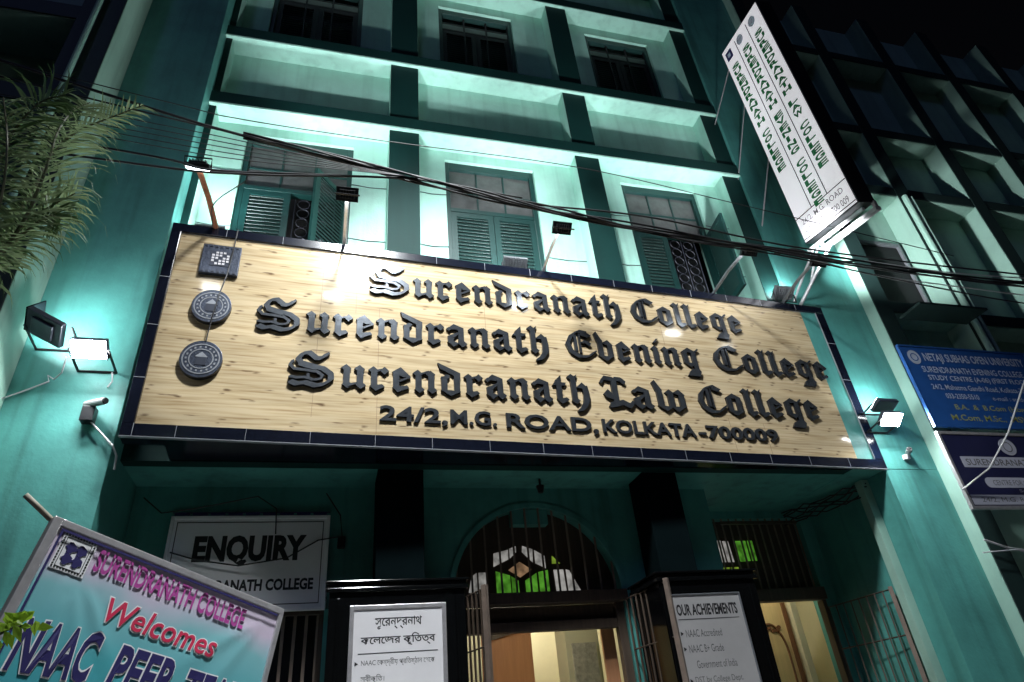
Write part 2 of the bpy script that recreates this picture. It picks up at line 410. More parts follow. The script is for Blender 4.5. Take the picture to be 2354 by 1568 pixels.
def window(a, b, z0, z1, style):
    mb = MB(); y = D+.05; f = .07
    mb.box(a, a+f, y, y+.12, z0, z1); mb.box(b-f, b, y, y+.12, z0, z1); mb.box(a+f, b-f, y+.002, y+.12, z1-.13, z1); mb.box(a+f, b-f, y+.002, y+.12, z0, z0+f)
    if style != 'high': mb.box(a+f, b-f, y+.001, y+.11, 8.36, 8.43)
    w_ = mb.build('window', M['shutter'], B, bevel=.004)
    v = MB(); v.box(a, b, y+.35, y+.36, z0, z1); v.build('dark_interior', M['black'], w_)
    if style == 'high':
        p = MB(); n = 3; wd = (b-a-2*f)/n
        for i in range(n): p.box(a+f+i*wd+.02, a+f+(i+1)*wd-.02, y+.05, y+.058, 13.00, 13.14)
        p.build('pane', M['frost'], w_)
        q = MB()
        for i in range(n+1): q.box(a+f+i*wd-.015, a+f+i*wd+.015, y+.045, y+.07, z0+f, z1-.13)
        q.box(a+f, b-f, y+.046, y+.069, 12.96, 12.99); q.box(a+f, b-f, y+.046, y+.069, 13.15, 13.18)
        q.build('glazing_bar', M['black'], w_)
        for k in range(2):
            hw = (b-a-2*f)/2
            P = Plane((a+f+k*hw, y+.09, z0+f), (1, 0, 0), (0, 0, 1)); o = shutter(P, hw-.005, 12.95-z0-f, w_)
            o.data.materials[0] = M['black']; o.data.materials[1] = M['dkgreen']
        return w_
    p = MB(); p.box(a+f, b-f, y+.06, y+.066, 8.43, z1-.13); p.build('pane', M['frost'], w_)
    q = MB(); wd = (b-a-2*f)/3
    for i in (1, 2): q.box(a+f+i*wd-.011, a+f+i*wd+.011, y+.045, y+.06, 8.43, z1-.13)
    q.box(a+f, b-f, y+.044, y+.059, 8.79, 8.815)
    q.build('glazing_bar', M['shutter'], w_)
    ht = 8.355-z0-f; hw = (b-a-2*f)/2
    PL = Plane((a+f, y+.05, z0+f), (1, 0, 0), (0, 0, 1))
    if style == 'closed':
        shutter(PL, hw-.004, ht, w_); shutter(Plane((a+f+hw+.004, y+.05, z0+f), (1, 0, 0), (0, 0, 1)), hw-.004, ht, w_)
    else:
        shutter(PL, hw-.06, ht, w_)
        th = R(52) if style == 'ajar' else R(84)
        d = Vector((-math.cos(th), -math.sin(th), 0)); hinge = Vector((b-f, y, z0+f))
        P = Plane(hinge + d*(hw-.01), -d, (0, 0, 1)); shutter(P, hw-.01, ht, w_)
        gr = MB()      # ironwork seen in the open half
        x0, x1 = a+f+hw-.05, b-f-.02
        gr.tube([(x0+.05, y+.1, z0+f), (x0+.05, y+.1, 8.35)], .008); gr.tube([(x0+.28, y+.1, z0+f), (x0+.28, y+.1, 8.35)], .008)
        gr.tube([(x1-.12, y+.1, z0+f), (x1-.12, y+.1, 8.35)], .008)
        for base_x in (x0+.165, x0+.395):
            z = z0+f+.1
            while z < 8.3:
                c = [(base_x+.08*math.cos(2*math.pi*i/10), y+.1, z+.08*math.sin(2*math.pi*i/10)) for i in range(11)]
                gr.tube(c, .007, 4); z += .17
        gr.build('window_grille', M['housing'], w_)
    return w_
for (a, b), st in zip(wins, ('ajar', 'closed', 'open')): window(a, b, 6.9, 9.37, st)
for a, b in wins: window(a, b, 11.75, 13.52, 'high')

# ---- entrance recess under the sign
part(MB().box(-2.0, 6.82, .2, 2.6, 4.305, 4.318), 'porch_ceiling', M['teal'], 0)
part(MB().box(-2.0, 6.325, .06, .2, 4.302, 5.2), 'porch_beam', M['dkgreen'], 0)
# wall with the arch
AX, AZ, AR = 2.27, 3.10, .98
WY = .76
mb = MB(); P = front(WY)
mb.box(-1.995, AX-AR, WY, WY+.25, 3.11, 4.305)
mb.box(AX+AR, 4.45, WY, WY+.25, 0, 4.305)
mb.box(AX-AR-.35, AX-AR, WY+.001, WY+.25, 0, 3.11); mb.box(-.03, AX-AR-.35, WY+.002, WY+.25, 0, 3.11)
mb.box(-1.995, -1.05, WY+.001, WY+.25, 0, 3.11); mb.box(-1.05, -.03, WY+.001, WY+.25, 0, .9)
N = 28
for i in range(N):
    a, b = math.pi*i/N, math.pi*(i+1)/N
    p0 = (AX+AR*math.cos(a), AZ+AR*math.sin(a)); p1 = (AX+AR*math.cos(b), AZ+AR*math.sin(b))
    mb.prism(P, [p0, (p0[0], 4.305), (p1[0], 4.305), p1], -.25, 0)
part(mb, 'arch_wall', M['teal'], 0)
mb = MB(); mb.ring(front(WY), AX, AZ, AR-.015, AR+.045, 0, .022, 36, 0, 0, math.pi)
mb.slab(front(WY), AX-.24, AX+.2, 3.89, 4.06, -.2, -.06)
part(mb, 'arch_moulding', M['teal'], 0)
# right bay, set further back
mb = MB(); mb.box(4.45, 4.62, WY+.01, 1.9, 0, 4.305); mb.box(4.62, 4.98, 1.65, 1.9, 0, 4.305); mb.box(6.62, 6.82, 1.651, 1.9, 0, 4.305); mb.box(4.98, 6.62, 1.652, 1.9, 4.2, 4.305)
part(mb, 'side_wall', M['teal'], 0)

# columns with polished black bases
for (a, b), (c, d) in (((.43, .915), (.01, 1.265)), ((3.49, 3.93), (3.30, 4.43))):
    o = part(MB().box(a, b, .20, .60, 3.0, 4.302), 'column', M['blackmatt'])
    mb = MB(); mb.box(c, d, -.05, .62, 0, 3.0); mb.box(c-.03, d+.03, -.08, .65, 3.0, 3.04); mb.box(c-.015, d+.015, -.065, .64, 3.04, 3.075); mb.box(c-.04, d+.04, -.09, .66, 3.075, 3.10)
    for x in (c+.07, d-.10): mb.box(x, x+.03, -.075, -.05, .2, 2.95)
    mb.build('column_base', M['blackgranite'], o, bevel=.008)

# arched doorway: wooden fanlight, bars, transom, door opening to a lit hall
dr = part(MB().box(AX-AR-.01, AX+AR+.03, .70, .86, 2.985, 3.105).box(AX-AR, AX-AR+.09, .80, .9, 0, 2.985).box(AX+AR-.10, AX+AR, .80, .9, 0, 2.985)
          .box(AX-AR+.09, AX+AR-.10, .81, .9, 2.72, 2.82).box(AX-AR+.09, AX+AR-.10, .88, .91, 2.82, 2.99), 'doorway', M['wood'])  # last panel added to stand for the dark recess between the beams
mb = MB(); mb.prism(front(.98), [(AX+(AR+.03)*math.cos(math.pi*i/24), AZ+(AR+.03)*math.sin(math.pi*i/24)) for i in range(25)], 0, .03)
mb.build('fanlight', M['wood'], dr)
mb = MB()
for i in range(12):
    x = AX-AR+.06+i*(2*AR-.12)/11; h = math.sqrt(max(AR*AR-(x-AX)**2, 0))
    mb.box(x-.010, x+.010, .80, .82, AZ, AZ+h)
mb.build('fanlight_bar', M['paleiron'], dr)
P = front(.945)
panes = [('whitepane', [(1.80,3.44),(1.98,3.52),(1.985,3.63),(1.81,3.59)]), ('whitepane', [(2.0,3.53),(2.08,3.60),(2.08,3.67),(2.0,3.64)]),
         ('whitepane', [(2.15,3.60),(2.27,3.48),(2.28,3.63),(2.16,3.67)]), ('whitepane', [(2.30,3.47),(2.42,3.41),(2.42,3.55),(2.30,3.62)]),
         ('amberpane', [(1.97,3.40),(2.105,3.315),(2.245,3.40),(2.11,3.49)]), ('greenpane', [(1.82,3.14),(1.985,3.14),(1.985,3.34),(1.82,3.39)]),
         ('greenpane', [(2.0,3.14),(2.08,3.14),(2.08,3.28),(2.0,3.33)]), ('greenpane', [(2.16,3.14),(2.30,3.14),(2.30,3.36),(2.16,3.28)]),
         ('greenpane', [(2.325,3.14),(2.44,3.14),(2.44,3.39),(2.325,3.37)]), ('whitepane', [(2.52,3.15),(2.64,3.14),(2.63,3.39),(2.51,3.39)]),
         ('whitepane', [(2.665,3.14),(2.82,3.14),(2.70,3.38),(2.66,3.39)]), ('limepane', [(2.50,3.46),(2.60,3.46),(2.51,3.55)]),
         ('whitepane', [(1.50,3.17),(1.60,3.14),(1.60,3.38),(1.54,3.34)]), ('whitepane', [(1.62,3.14),(1.72,3.14),(1.72,3.38),(1.62,3.38)])]
for k, pts in panes: MB().prism(P, pts, 0, .006).build('stained_pane', M[k], dr)
# folding gate leaves, opened towards the street
def gate_leaf(parent, h0, h1, z0, z1, n, name='gate_leaf', edge=None):
    h0 = Vector(h0); h1 = Vector(h1); mb = MB(); d = (h1-h0)
    for i in range(n+1):
        p = h0 + d*(i/n); r = .012
        if i == n: mb.tube([(p.x, p.y, z0), (p.x, p.y, z1)], .035, 4, 1)
        else: mb.tube([(p.x, p.y, z0), (p.x, p.y, z1-.02)], r, 4)
    for z in (z0+.1, z0+.9, z1-.55, z1-.03): mb.tube([(h0.x, h0.y, z), (h1.x, h1.y, z)], .009, 4)
    return mb.build(name, [M['wood'], M['paleiron']], parent)
gate_leaf(dr, (AX-AR+.02, .70, 0), (AX-AR+.20, .10, 0), .05, 3.06, 7)
gate_leaf(dr, (AX+AR, .70, 0), (AX+AR+.10, -.12, 0), .05, 3.02, 8)

# hall seen through the door
mb = MB(); mb.box(.9, 4.0, 4.4, 4.5, 0, 3.6); mb.box(.8, .9, 1.1, 4.5, 0, 3.6); mb.box(4.0, 4.1, 1.1, 4.5, 0, 3.6); mb.box(.8, 4.1, 1.1, 4.5, 3.6, 3.7)
hall = part(mb, 'hall', M['cream'], 0)
MB().box(1.95, 2.75, 2.95, 3.02, 0, 3.36).build('hall_door', M['orange'], hall)
MB().box(1.42, 1.62, 1.9, 2.1, 0, 3.6).box(1.74, 1.92, 2.4, 2.6, 0, 3.6).build('hall_pillar', M['cream'], hall)
MB().box(2.95, 3.40, 2.1, 2.5, 0, 3.6).build('hall_pillar', M['cream'], hall)
MB().box(.95, 1.75, 2.72, 2.76, 0, 3.05).build('cupboard', M['creamwood'], hall)
MB().box(.9, 4.0, 2.5, 2.85, 3.34, 3.6).build('hall_beam', M['wood'], hall)
MB().box(3.02, 3.17, 1.02, 1.06, 0, 2.9).build('open_door', M['orange'], hall)
MB().prism(Plane((0, 2.92, 0), (1, 0, 0), (0, 0, 1)), [(2.05, 3.36), (2.95, 3.36), (2.95, 3.15), (2.15, 2.95)], -.03, .02).build('stair_soffit', M['wood'], hall)
MB().box(3.02, 3.34, 2.06, 2.10, 2.25, 2.75).build('notice_board', M['whitesheet2'], hall)
MB().box(1.2, 2.4, 1.35, 1.41, 3.50, 3.55).build('tube_light', M['room'], hall)
MB().box(2.2, 3.6, 3.6, 3.66, 3.50, 3.55).build('tube_light', M['room'], hall)

# doorway of the right bay
rd = part(MB().box(5.0, 6.62, 1.58, 1.72, 3.06, 3.22).box(4.98, 5.04, 1.63, 1.75, 0, 4.2).box(6.56, 6.62, 1.63, 1.75, 0, 3.06), 'side_doorway', M['wood'])
MB().box(4.98, 6.62, 1.80, 1.84, 3.2, 4.2).build('fanlight', M['wood'], rd)
mb = MB()
for i in range(13):
    x = 5.1+i*.12; mb.box(x-.009, x+.009, 1.66, 1.68, 3.22, 4.2)
mb.build('fanlight_bar', M['paleiron'], rd)
P = front(1.79)
for k, pts in (('limepane', [(5.06,3.64),(5.13,3.62),(5.13,3.93),(5.07,3.93)]), ('whitepane', [(5.17,3.63),(5.33,3.63),(5.32,3.93),(5.17,3.93)]), ('whitepane', [(5.36,3.63),(5.46,3.63),(5.44,3.92),(5.35,3.92)]),
               ('greenpane', [(5.54,3.63),(5.72,3.64),(5.72,3.92),(5.54,3.92)]), ('greenpane', [(5.75,3.64),(5.83,3.64),(5.83,3.92),(5.75,3.92)]), ('limepane', [(5.2,3.45),(5.36,3.45),(5.36,3.56),(5.2,3.56)]), ('limepane', [(5.38,3.45),(5.5,3.45),(5.5,3.56),(5.38,3.56)])):
    MB().prism(P, pts, 0, .006).build('stained_pane', M[k], rd)
lf = MB().box(5.72, 6.62, 2.55, 2.60, 0, 3.25).build('panelled_door', M['creamwood'], rd)
P = front(2.55); mb = MB()
ov = [(6.24+.22*math.cos(R(a)), 2.52+.40*math.sin(R(a))) for a in range(0, 181, 12)]
for i in range(len(ov)-1):
    (x0, y0), (x1, y1) = ov[i], ov[i+1]
    mb.tube([P.at(x0, y0, .008), P.at(x1, y1, .008)], .017, 5)
mb.tube([P.at(6.46, 2.52, .008), P.at(6.46, .9, .008)], .017, 5); mb.tube([P.at(6.02, 2.52, .008), P.at(6.02, .9, .008)], .017, 5)
for i in range(7): mb.disc(P, 6.24+.055*(i-3), 2.84+.03*math.cos(i*2.1), .034, .028, .0, .014, 10)
mb.build('carving', M['carve'], lf)
MB().box(5.78, 5.83, 2.52, 2.55, 0, 3.2).build('beading', M['carve'], lf); MB().box(6.54, 6.60, 2.52, 2.55, 0, 3.2).build('beading', M['carve'], lf)
MB().box(6.64, 6.74, 2.45, 2.6, 0, 3.3).build('door_post', M['cream'], rd)
gate_leaf(rd, (6.60, 1.60, 0), (6.72, .55, 0), .05, 2.98, 8)
mb = MB(); mb.box(4.7, 7.4, 3.4, 3.5, 0, 4.2); mb.box(4.62, 4.7, 1.9, 3.5, 0, 4.2); mb.box(7.4, 7.48, 1.9, 3.5, 0, 4.2); mb.box(4.62, 7.48, 1.9, 3.5, 4.2, 4.28)
mb.build('side_room', M['cream'], rd)
MB().box(5.1, 6.3, 2.0, 2.06, 3.9, 3.95).build('tube_light', M['room'], rd)
MB().box(5.1, 6.3, 1.32, 1.36, 4.02, 4.06).build('lintel_strip', M['wood'], rd)

# ticket window below the enquiry board
ew = part(MB().box(-1.05, -.03, .78, .84, 2.98, 3.10).box(-1.05, -1.0, .78, .84, .9, 2.98).box(-.08, -.03, .78, .84, .9, 2.98), 'barred_window', M['wood'])
mb = MB()
for i in range(9): mb.box(-.98+i*.11, -.95+i*.11, .80, .83, .9, 2.98)
mb.build('window_bar', M['paleiron'], ew)
MB().box(-1.05, -.03, 1.0, 1.01, .9, 3.1).build('dark_interior', M['black'], ew)
# behind everything: the mass of the building
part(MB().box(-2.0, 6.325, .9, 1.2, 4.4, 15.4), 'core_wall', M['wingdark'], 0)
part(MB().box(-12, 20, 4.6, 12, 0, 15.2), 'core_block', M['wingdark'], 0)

# ---- right wing: fins and slabs in a grid
WYF = -.20
fx = [7.65, 9.31, 11.05, 12.74, 14.57, 16.35, 18.1]
lv = [6.72, 9.35, 11.02, 13.48]
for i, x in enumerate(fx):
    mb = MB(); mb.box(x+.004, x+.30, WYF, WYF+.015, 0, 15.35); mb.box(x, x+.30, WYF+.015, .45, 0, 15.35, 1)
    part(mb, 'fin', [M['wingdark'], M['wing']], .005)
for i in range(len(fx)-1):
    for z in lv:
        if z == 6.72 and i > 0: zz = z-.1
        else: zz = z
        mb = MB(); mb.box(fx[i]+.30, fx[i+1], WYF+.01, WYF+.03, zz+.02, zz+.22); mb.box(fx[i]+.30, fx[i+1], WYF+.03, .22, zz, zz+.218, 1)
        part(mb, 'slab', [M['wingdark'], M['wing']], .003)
mb = MB(); mb.box(7.65, 20, .20, .45, 0, 8.35); mb.box(7.95, 20, .201, .45, 8.35, 15.35)
part(mb, 'wing_wall', M['wing'], 0)
# dark balcony opening in the first bay of the wing
ow = part(MB().box(8.15, 8.2, .12, .2, 6.95, 8.5).box(9.15, 9.2, .12, .2, 6.95, 8.5).box(8.2, 9.15, .12, .2, 8.44, 8.5), 'wing_window', M['greymetal'])
MB().box(8.2, 9.15, .17, .195, 6.95, 8.44).build('dark_pane', M['black'], ow)
mb = MB(); mb.box(8.0, 9.25, -.6, -.2, 6.60, 6.64)
part(mb, 'sunshade', M['wingdark'])
for x, dx in ((9.36, .05), (9.50, .03)):
    part(MB().tube([(x, -.26, .2), (x, -.26, 9.3)], dx, 8), 'rain_pipe', M['wing'])

# ---- left wing
LF = -.82
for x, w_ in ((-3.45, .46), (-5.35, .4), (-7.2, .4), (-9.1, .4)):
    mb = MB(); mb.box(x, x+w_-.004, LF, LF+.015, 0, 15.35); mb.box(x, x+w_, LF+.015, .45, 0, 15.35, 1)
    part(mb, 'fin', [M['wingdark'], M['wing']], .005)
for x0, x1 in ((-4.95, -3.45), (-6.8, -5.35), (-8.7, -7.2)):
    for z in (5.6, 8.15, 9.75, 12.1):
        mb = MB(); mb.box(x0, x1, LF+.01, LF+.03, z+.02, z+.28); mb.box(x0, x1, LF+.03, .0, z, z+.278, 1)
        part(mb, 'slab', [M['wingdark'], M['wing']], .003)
part(MB().box(-12, -3.45, -.15, .45, 0, 15.35), 'wing_wall', M['wing'], 0)
for x0 in (-4.75, -6.5):
    o = part(MB().box(x0, x0+1.15, -.2, -.15, 6.2, 8.1), 'wing_window', M['frost'])
    mb = MB()
    for i in range(24): mb.box(x0+.04, x0+1.11, -.225, -.2, 6.26+i*.076, 6.30+i*.076)
    mb.build('louvre', M['greymetal'], o)
part(MB().tube([(-3.235, -.90, 6.1), (-3.235, -.90, 15.3)], .035, 8), 'rain_pipe', M['mint'])

# ------------------------------------------------------------------ the big name sign
YAW = R(3.365)
SU = Vector((math.cos(YAW), math.sin(YAW), 0))
SO = Vector((-1.89, -.49, 0))
SP = Plane(SO, SU, (0, 0, 1))                 # u = metres along the sign, z as it is
S = empty('name_sign', (-1.89, -.49, 4.30), 'long wood-look name sign with black gothic letters and dark granite border across the entrance', 'sign')
mb = MB(); mb.slab(SP, .004, 8.746, 4.303, 6.845, -.16, -.012); mb.slab(SP, .35, 8.7, 4.31, 4.50, -.55, -.161)
mb.build('backing', M['granite'], S)
# the panel gets its own origin so that its tile pattern follows the sign
pm = bpy.data.meshes.new('panel')
pv = []
for (x, z) in ((.10, 4.43), (8.60, 4.43), (8.60, 6.735), (.10, 6.735)): pv.append((x, -.0, z-4.30))
pv2 = [(x, .012, z) for x, y, z in pv]
pm.from_pydata(pv+pv2, [], [(0,1,2,3),(7,6,5,4),(0,4,5,1),(1,5,6,2),(2,6,7,3),(3,7,4,0)]); pm.materials.append(M['tile'])
po = bpy.data.objects.new('panel', pm); col.objects.link(po); po.parent = S; po.rotation_euler = (0, 0, YAW)
def strips(u0, u1, z0, z1): return MB().slab(SP, u0, u1, z0, z1, -.012, .03)
for a in ((0, 8.75, 4.30, 4.428), (0, 8.75, 6.737, 6.85), (0, .098, 4.43, 6.735), (8.602, 8.75, 4.43, 6.735)):
    strips(*a).build('granite_border', M['granite'], S, bevel=.004)
mb = MB()
u = .45
while u < 8.7:
    mb.slab(SP, u, u+.004, 4.30, 4.428, -.011, .0325)
    mb.slab(SP, u+.1, u+.105, 6.737, 6.85, -.011, .0325); u += .60+random.uniform(-.03, .05)
for z in (4.9, 5.5, 6.1): mb.slab(SP, 0, .098, z, z+.006, -.011, .0325); mb.slab(SP, 8.602, 8.75, z+.1, z+.105, -.011, .0325)
mb.slab(SP, -.001, 8.751, 4.297, 4.304, -.011, .0325); mb.slab(SP, .1, 8.60, 6.733, 6.739, -.011, .005); mb.slab(SP, .097, .102, 4.30, 4.43, -.011, .0325)
mb.slab(SP, 8.60, 8.604, 4.43, 6.735, -.01, .0325)
mb.build('grout_line', M['grout'], S)
mb = MB()
for u, z0, z1 in ((1.62, 4.6, 6.73), (2.0, 5.9, 6.6), (2.26, 4.45, 6.0), (3.5, 5.8, 6.2), (5.9, 5.9, 6.2), (6.55, 4.43, 4.9), (7.05, 4.43, 4.85)): mb.slab(SP, u, u+.003, z0, z1, -.005, .0012)
mb.build('tile_joint', M['carve'], S)

# gothic lettering, drawn as broad-nib strokes
def hull(pts):
    pts = sorted(set(pts))
    def half(ps):
        h = []
        for p in ps:
            while len(h) > 1 and (h[-1][0]-h[-2][0])*(p[1]-h[-2][1])-(h[-1][1]-h[-2][1])*(p[0]-h[-2][0]) <= 0: h.pop()
            h.append(p)
        return h
    a = half(pts); b = half(pts[::-1]); return a[:-1]+b[:-1]
def Dm(cx, cy, rx=.175, ry=.16): return [[(cx-rx, cy), (cx, cy-ry), (cx+rx, cy), (cx, cy+ry)]]
def St(x, y0, y1, w=.215): return [[(x-w/2, y0), (x+w/2, y0), (x+w/2, y1), (x-w/2, y1)]]
def Nb(pts, wd=.24, ang=40, t=.05):
    c, s = math.cos(R(ang))*wd/2, math.sin(R(ang))*wd/2; c2, s2 = -math.sin(R(ang))*t/2, math.cos(R(ang))*t/2
    out = []
    for (x0, y0), (x1, y1) in zip(pts, pts[1:]):
        out.append(hull([(round(x+a*c+b*c2, 5), round(y+a*s+b*s2, 5)) for x, y in ((x0, y0), (x1, y1)) for a in (-1, 1) for b in (-1, 1)]))
    return out
def mn(x): return St(x, .14, .86) + Dm(x-.03, .83) + Dm(x+.03, .15)
FOOT = lambda x: [[(x-.13, .17), (x+.06, -.05), (x+.36, .15), (x+.27, .25), (x+.08, .20)]]
OO = [[(.07, .82), (.40, 1.05), (.76, .84), (.42, .80)], [(.07, .19), (.42, .20), (.76, .17), (.40, -.05)]]
GL = {
 'u': (mn(.21)+mn(.66)+[[(.24, .05), (.58, .2), (.58, .28), (.26, .16)]], .92),
 'n': (mn(.21)+mn(.66)+[[(.28, .76), (.58, .92), (.58, .98), (.3, .86)]], .92),
 'r': (mn(.21)+FOOT(.21)+Dm(.56, .83, .16, .17)+[[(.28, .74), (.5, .86), (.5, .92), (.28, .84)]], .76),
 'e': (St(.21, .14, .84)+[[(.07, .82), (.36, 1.04), (.71, .66), (.44, .62)], [(.68, .68), (.71, .62), (.34, .40), (.31, .48)]]+FOOT(.21)+[[(.3, .0), (.66, .16), (.58, .28), (.34, .18)]], .78),
 'd': (St(.21, .14, .78)+St(.67, .12, .84)+[[(-.02, 1.38), (.06, 1.12), (.80, .72), (.80, .98)], [(.08, .72), (.30, .88), (.42, .82), (.34, .68)], [(.08, .19), (.42, .20), (.80, .17), (.44, -.05)]], .92),
 'a': (St(.60, .12, .88)+Dm(.65, .13, .18, .17)+St(.20, .14, .46, .23)+[[(.08, .80), (.32, 1.04), (.70, .88), (.50, .76)], [(.08, .44), (.48, .66), (.50, .56), (.30, .36)], [(.07, .17), (.30, -.05), (.52, .13), (.32, .2)]]+Dm(.13, .78, .1, .1), .88),
 't': (St(.24, .14, 1.04)+[[(.11, 1.0), (.365, 1.0), (.36, 1.28)], [(-.02, .78), (.08, .93), (.56, .93), (.46, .78)]]+FOOT(.24)+[[(.3, .0), (.58, .14), (.5, .26), (.34, .16)]], .64),
 'h': (St(.21, .14, 1.24)+Dm(.15, 1.22, .17, .15)+[[(.2, 1.2), (.34, 1.2), (.40, 1.38)]]+Dm(.24, .14)+[[(.3, .74), (.56, 1.0), (.78, .76), (.56, .72)]]+Nb([(.66, .80), (.70, .45), (.66, .1), (.52, -.14), (.36, -.30)], .24, 15, .06), .90),
 'o': (St(.21, .16, .84)+St(.63, .16, .84)+OO, .86),
 'l': (St(.21, .14, 1.22)+Dm(.15, 1.22, .17, .15)+[[(.2, 1.2), (.34, 1.2), (.40, 1.38)]]+FOOT(.21), .52),
 'g': (St(.21, .22, .84)+St(.63, -.08, .86)+[OO[0]]+[[(.62, .82), (.74, .82), (.94, .98), (.88, 1.04)], [(.08, .24), (.40, .02), (.64, .22), (.42, .25)], [(.14, -.42), (.30, -.16), (.64, .02), (.82, -.18), (.72, -.44)]], .92),
 'v': ([[(.0, 1.30), (.12, 1.42), (.36, .92), (.10, .88)]]+St(.23, .16, 1.0)+St(.65, .18, .80)+[[(.08, .20), (.42, .18), (.78, .22), (.42, -.07)], [(.32, .84), (.58, 1.02), (.80, .76), (.54, .74)]], .88),
 'i': (mn(.21)+[[(.16, 1.14), (.26, 1.14), (.46, 1.38), (.34, 1.36)]], .48),
 'w': ([[(.0, 1.30), (.12, 1.42), (.36, .92), (.10, .88)]]+St(.23, .16, 1.0)+St(.65, .14, .82)+Dm(.62, .84)+St(1.07, .18, .80)+[[(.08, .20), (.42, .18), (.66, .16), (.40, -.07)], [(.54, .20), (.84, .18), (1.20, .22), (.84, -.07)], [(.74, .84), (1.0, 1.02), (1.22, .76), (.96, .74)]], 1.28),
 'S': (Nb([(1.30, 1.36), (1.12, 1.16), (.95, 1.14), (.68, 1.36), (.46, 1.30), (.32, 1.08), (.42, .90), (.80, .80), (1.20, .72), (1.48, .52), (1.50, .30), (1.28, .08), (.98, .0), (.62, .10), (.34, .02), (.14, .10)], .20, 35, .08)
       +Nb([(.14, .96), (.06, .78), (.22, .62), (.60, .60), (1.0, .56), (1.20, .42), (1.12, .26), (.86, .22), (.60, .30), (.30, .26), (.10, .30)], .11, 35, .05)+Nb([(.36, .80), (.60, .72), (.95, .66)], .07, 60, .05)+Nb([(.70, .44), (.72, .24)], .1, 10, .05), 1.72),
 'C': (Nb([(1.0, 1.20), (.78, 1.34), (.48, 1.24), (.22, .96), (.12, .62), (.24, .26), (.54, .06), (.88, .10), (1.18, .36)], .21, 30, .05)+St(.50, .30, 1.16, .13)+St(.66, .24, 1.20, .05)+[[(.74, 1.16), (.86, 1.38), (1.18, 1.20), (1.02, 1.06)]], 1.26),
 'E': (Nb([(.92, 1.30), (.62, 1.34), (.32, 1.10), (.12, .66), (.24, .26), (.58, .04), (.92, .08), (1.22, .34)], .20, 30, .05)+St(.46, .30, 1.12, .12)+St(.64, .24, 1.20, .06)+[[(.66, 1.14), (.84, 1.38), (1.16, 1.16), (1.0, 1.02)], [(.62, .72), (.86, .90), (1.12, .74), (1.02, .60), (.86, .72)]], 1.34),
 'L': (St(.56, .16, 1.30, .25)+Nb([(.02, 1.14), (.16, 1.32), (.52, 1.28)], .17, 60, .1)+Nb([(.62, 1.30), (.88, 1.30), (1.02, 1.16)], .17, 60, .1)+Dm(.24, .56, .20, .22)+[[(.1, .42), (.3, .6), (.5, .46), (.46, .3)]]+Nb([(.30, .06), (.56, .12), (.84, .20), (1.12, .06), (1.26, .20)], .22, 60, .12), 1.34),
}
def gothic(mb, word, u0, u1, z, xh):
    wn = sum(GL[c][1] for c in word)-.1; sx = (u1-u0)/wn; x = u0
    for ch in word:
        polys, adv = GL[ch]
        for k, p in enumerate(polys):
            mb.prism(SP, [(x+px*sx, z+py*xh) for px, py in p], 0, 0.030+k*.0005, 0, 1)
        x += adv*sx
lines = [((('Surendranath', None), (2.13, 2.60, 2.635, 5.33)), (('College', None), (5.49, 5.85, 5.87, 7.18)), 6.205, .285),
         ((('Surendranath', None), (.98, 1.43, 1.478, 4.255)), (('Evening', None), (4.48, 4.87, 4.885, 6.33)), 5.575, .285, (('College', None), (6.565, 6.975, 7.0, 8.38))),
         ((('Surendranath', None), (1.355, 1.82, 1.875, 4.69)), (('Law', None), (4.87, 5.24, 5.245, 5.97)), 4.94, .285, (('College', None), (6.165, 6.53, 6.55, 7.97)))]
for L_ in lines:
    z, xh = L_[2], L_[3]
    for item in (L_[0], L_[1]) + tuple(L_[4:]):
        (word, _), (a, b, c, d) = item
        mb = MB(); gothic(mb, word[0], a, b, z, xh); gothic(mb, word[1:], c, d, z, xh)
        mb.build('lettering', [M['letterface'], M['letterside']], S)
for body, a, b in (('24/2,', 2.29, 3.0), ('M.G.', 3.03, 3.54), ('ROAD,', 3.65, 4.74), ('KOLKATA', 4.80, 6.02), ('-700009', 6.06, 7.20)):
    hh = .17 if ',' not in body else .205
    mb = MB(); mb.text(SP, body, a, 4.60-(.035 if ',' in body else 0), b-a, hh, 0, 0, .026, .02)
    mb.build('lettering', [M['letterface'], M['letterside']], S)
# crests
c1 = MB().slab(SP, .35, .735, 6.20, 6.595, 0, .05).build('square_crest', [M['crest'], M['letterside']], S, bevel=.006)
mb = MB(); mb.slab(SP, .44, .645, 6.30, 6.50, .05, .056)
for i in range(5):
    for j in range(5):
        if (i*3+j*5) % 4: mb.slab(SP, .455+i*.037, .480+i*.037, 6.315+j*.037, 6.340+j*.037, .056, .062, 1)
for i in range(7):
    for x, z in ((.365+i*.053, 6.215), (.365+i*.053, 6.555)): mb.slab(SP, x, x+.03, z, z+.022, .05, .056)
mb.build('emblem', [M['crestdark'], M['steel']], c1)
for cz, rr in ((5.775, .195), (5.135, .20)):
    c2 = MB().disc(SP, .545, cz, rr*.97, rr*1.06, 0, .055, 48, 0, 1).build('round_crest', [M['crest'], M['letterside']], S, bevel=.005)
    mb = MB(); mb.ring(SP, .545, cz, rr*.80, rr*.86, .055, .060, 36); mb.ring(SP, .545, cz, rr*.52, rr*.57, .055, .060, 30)
    for i in range(18):
        a = 2*math.pi*i/18; x, y = .545+rr*.68*math.cos(a), cz+rr*.68*math.sin(a); mb.slab(SP, x-.008, x+.008, y-.011, y+.011, .055, .059)
    mb.slab(SP, .545-.05, .545+.05, cz-.07, cz+.02, .055, .060, 1); mb.prism(SP, [(.545-.06, cz+.02), (.545+.06, cz+.02), (.545, cz+.08)], .055, .061)
    mb.build('emblem', [M['greymetal'], M['crestdark']], c2)
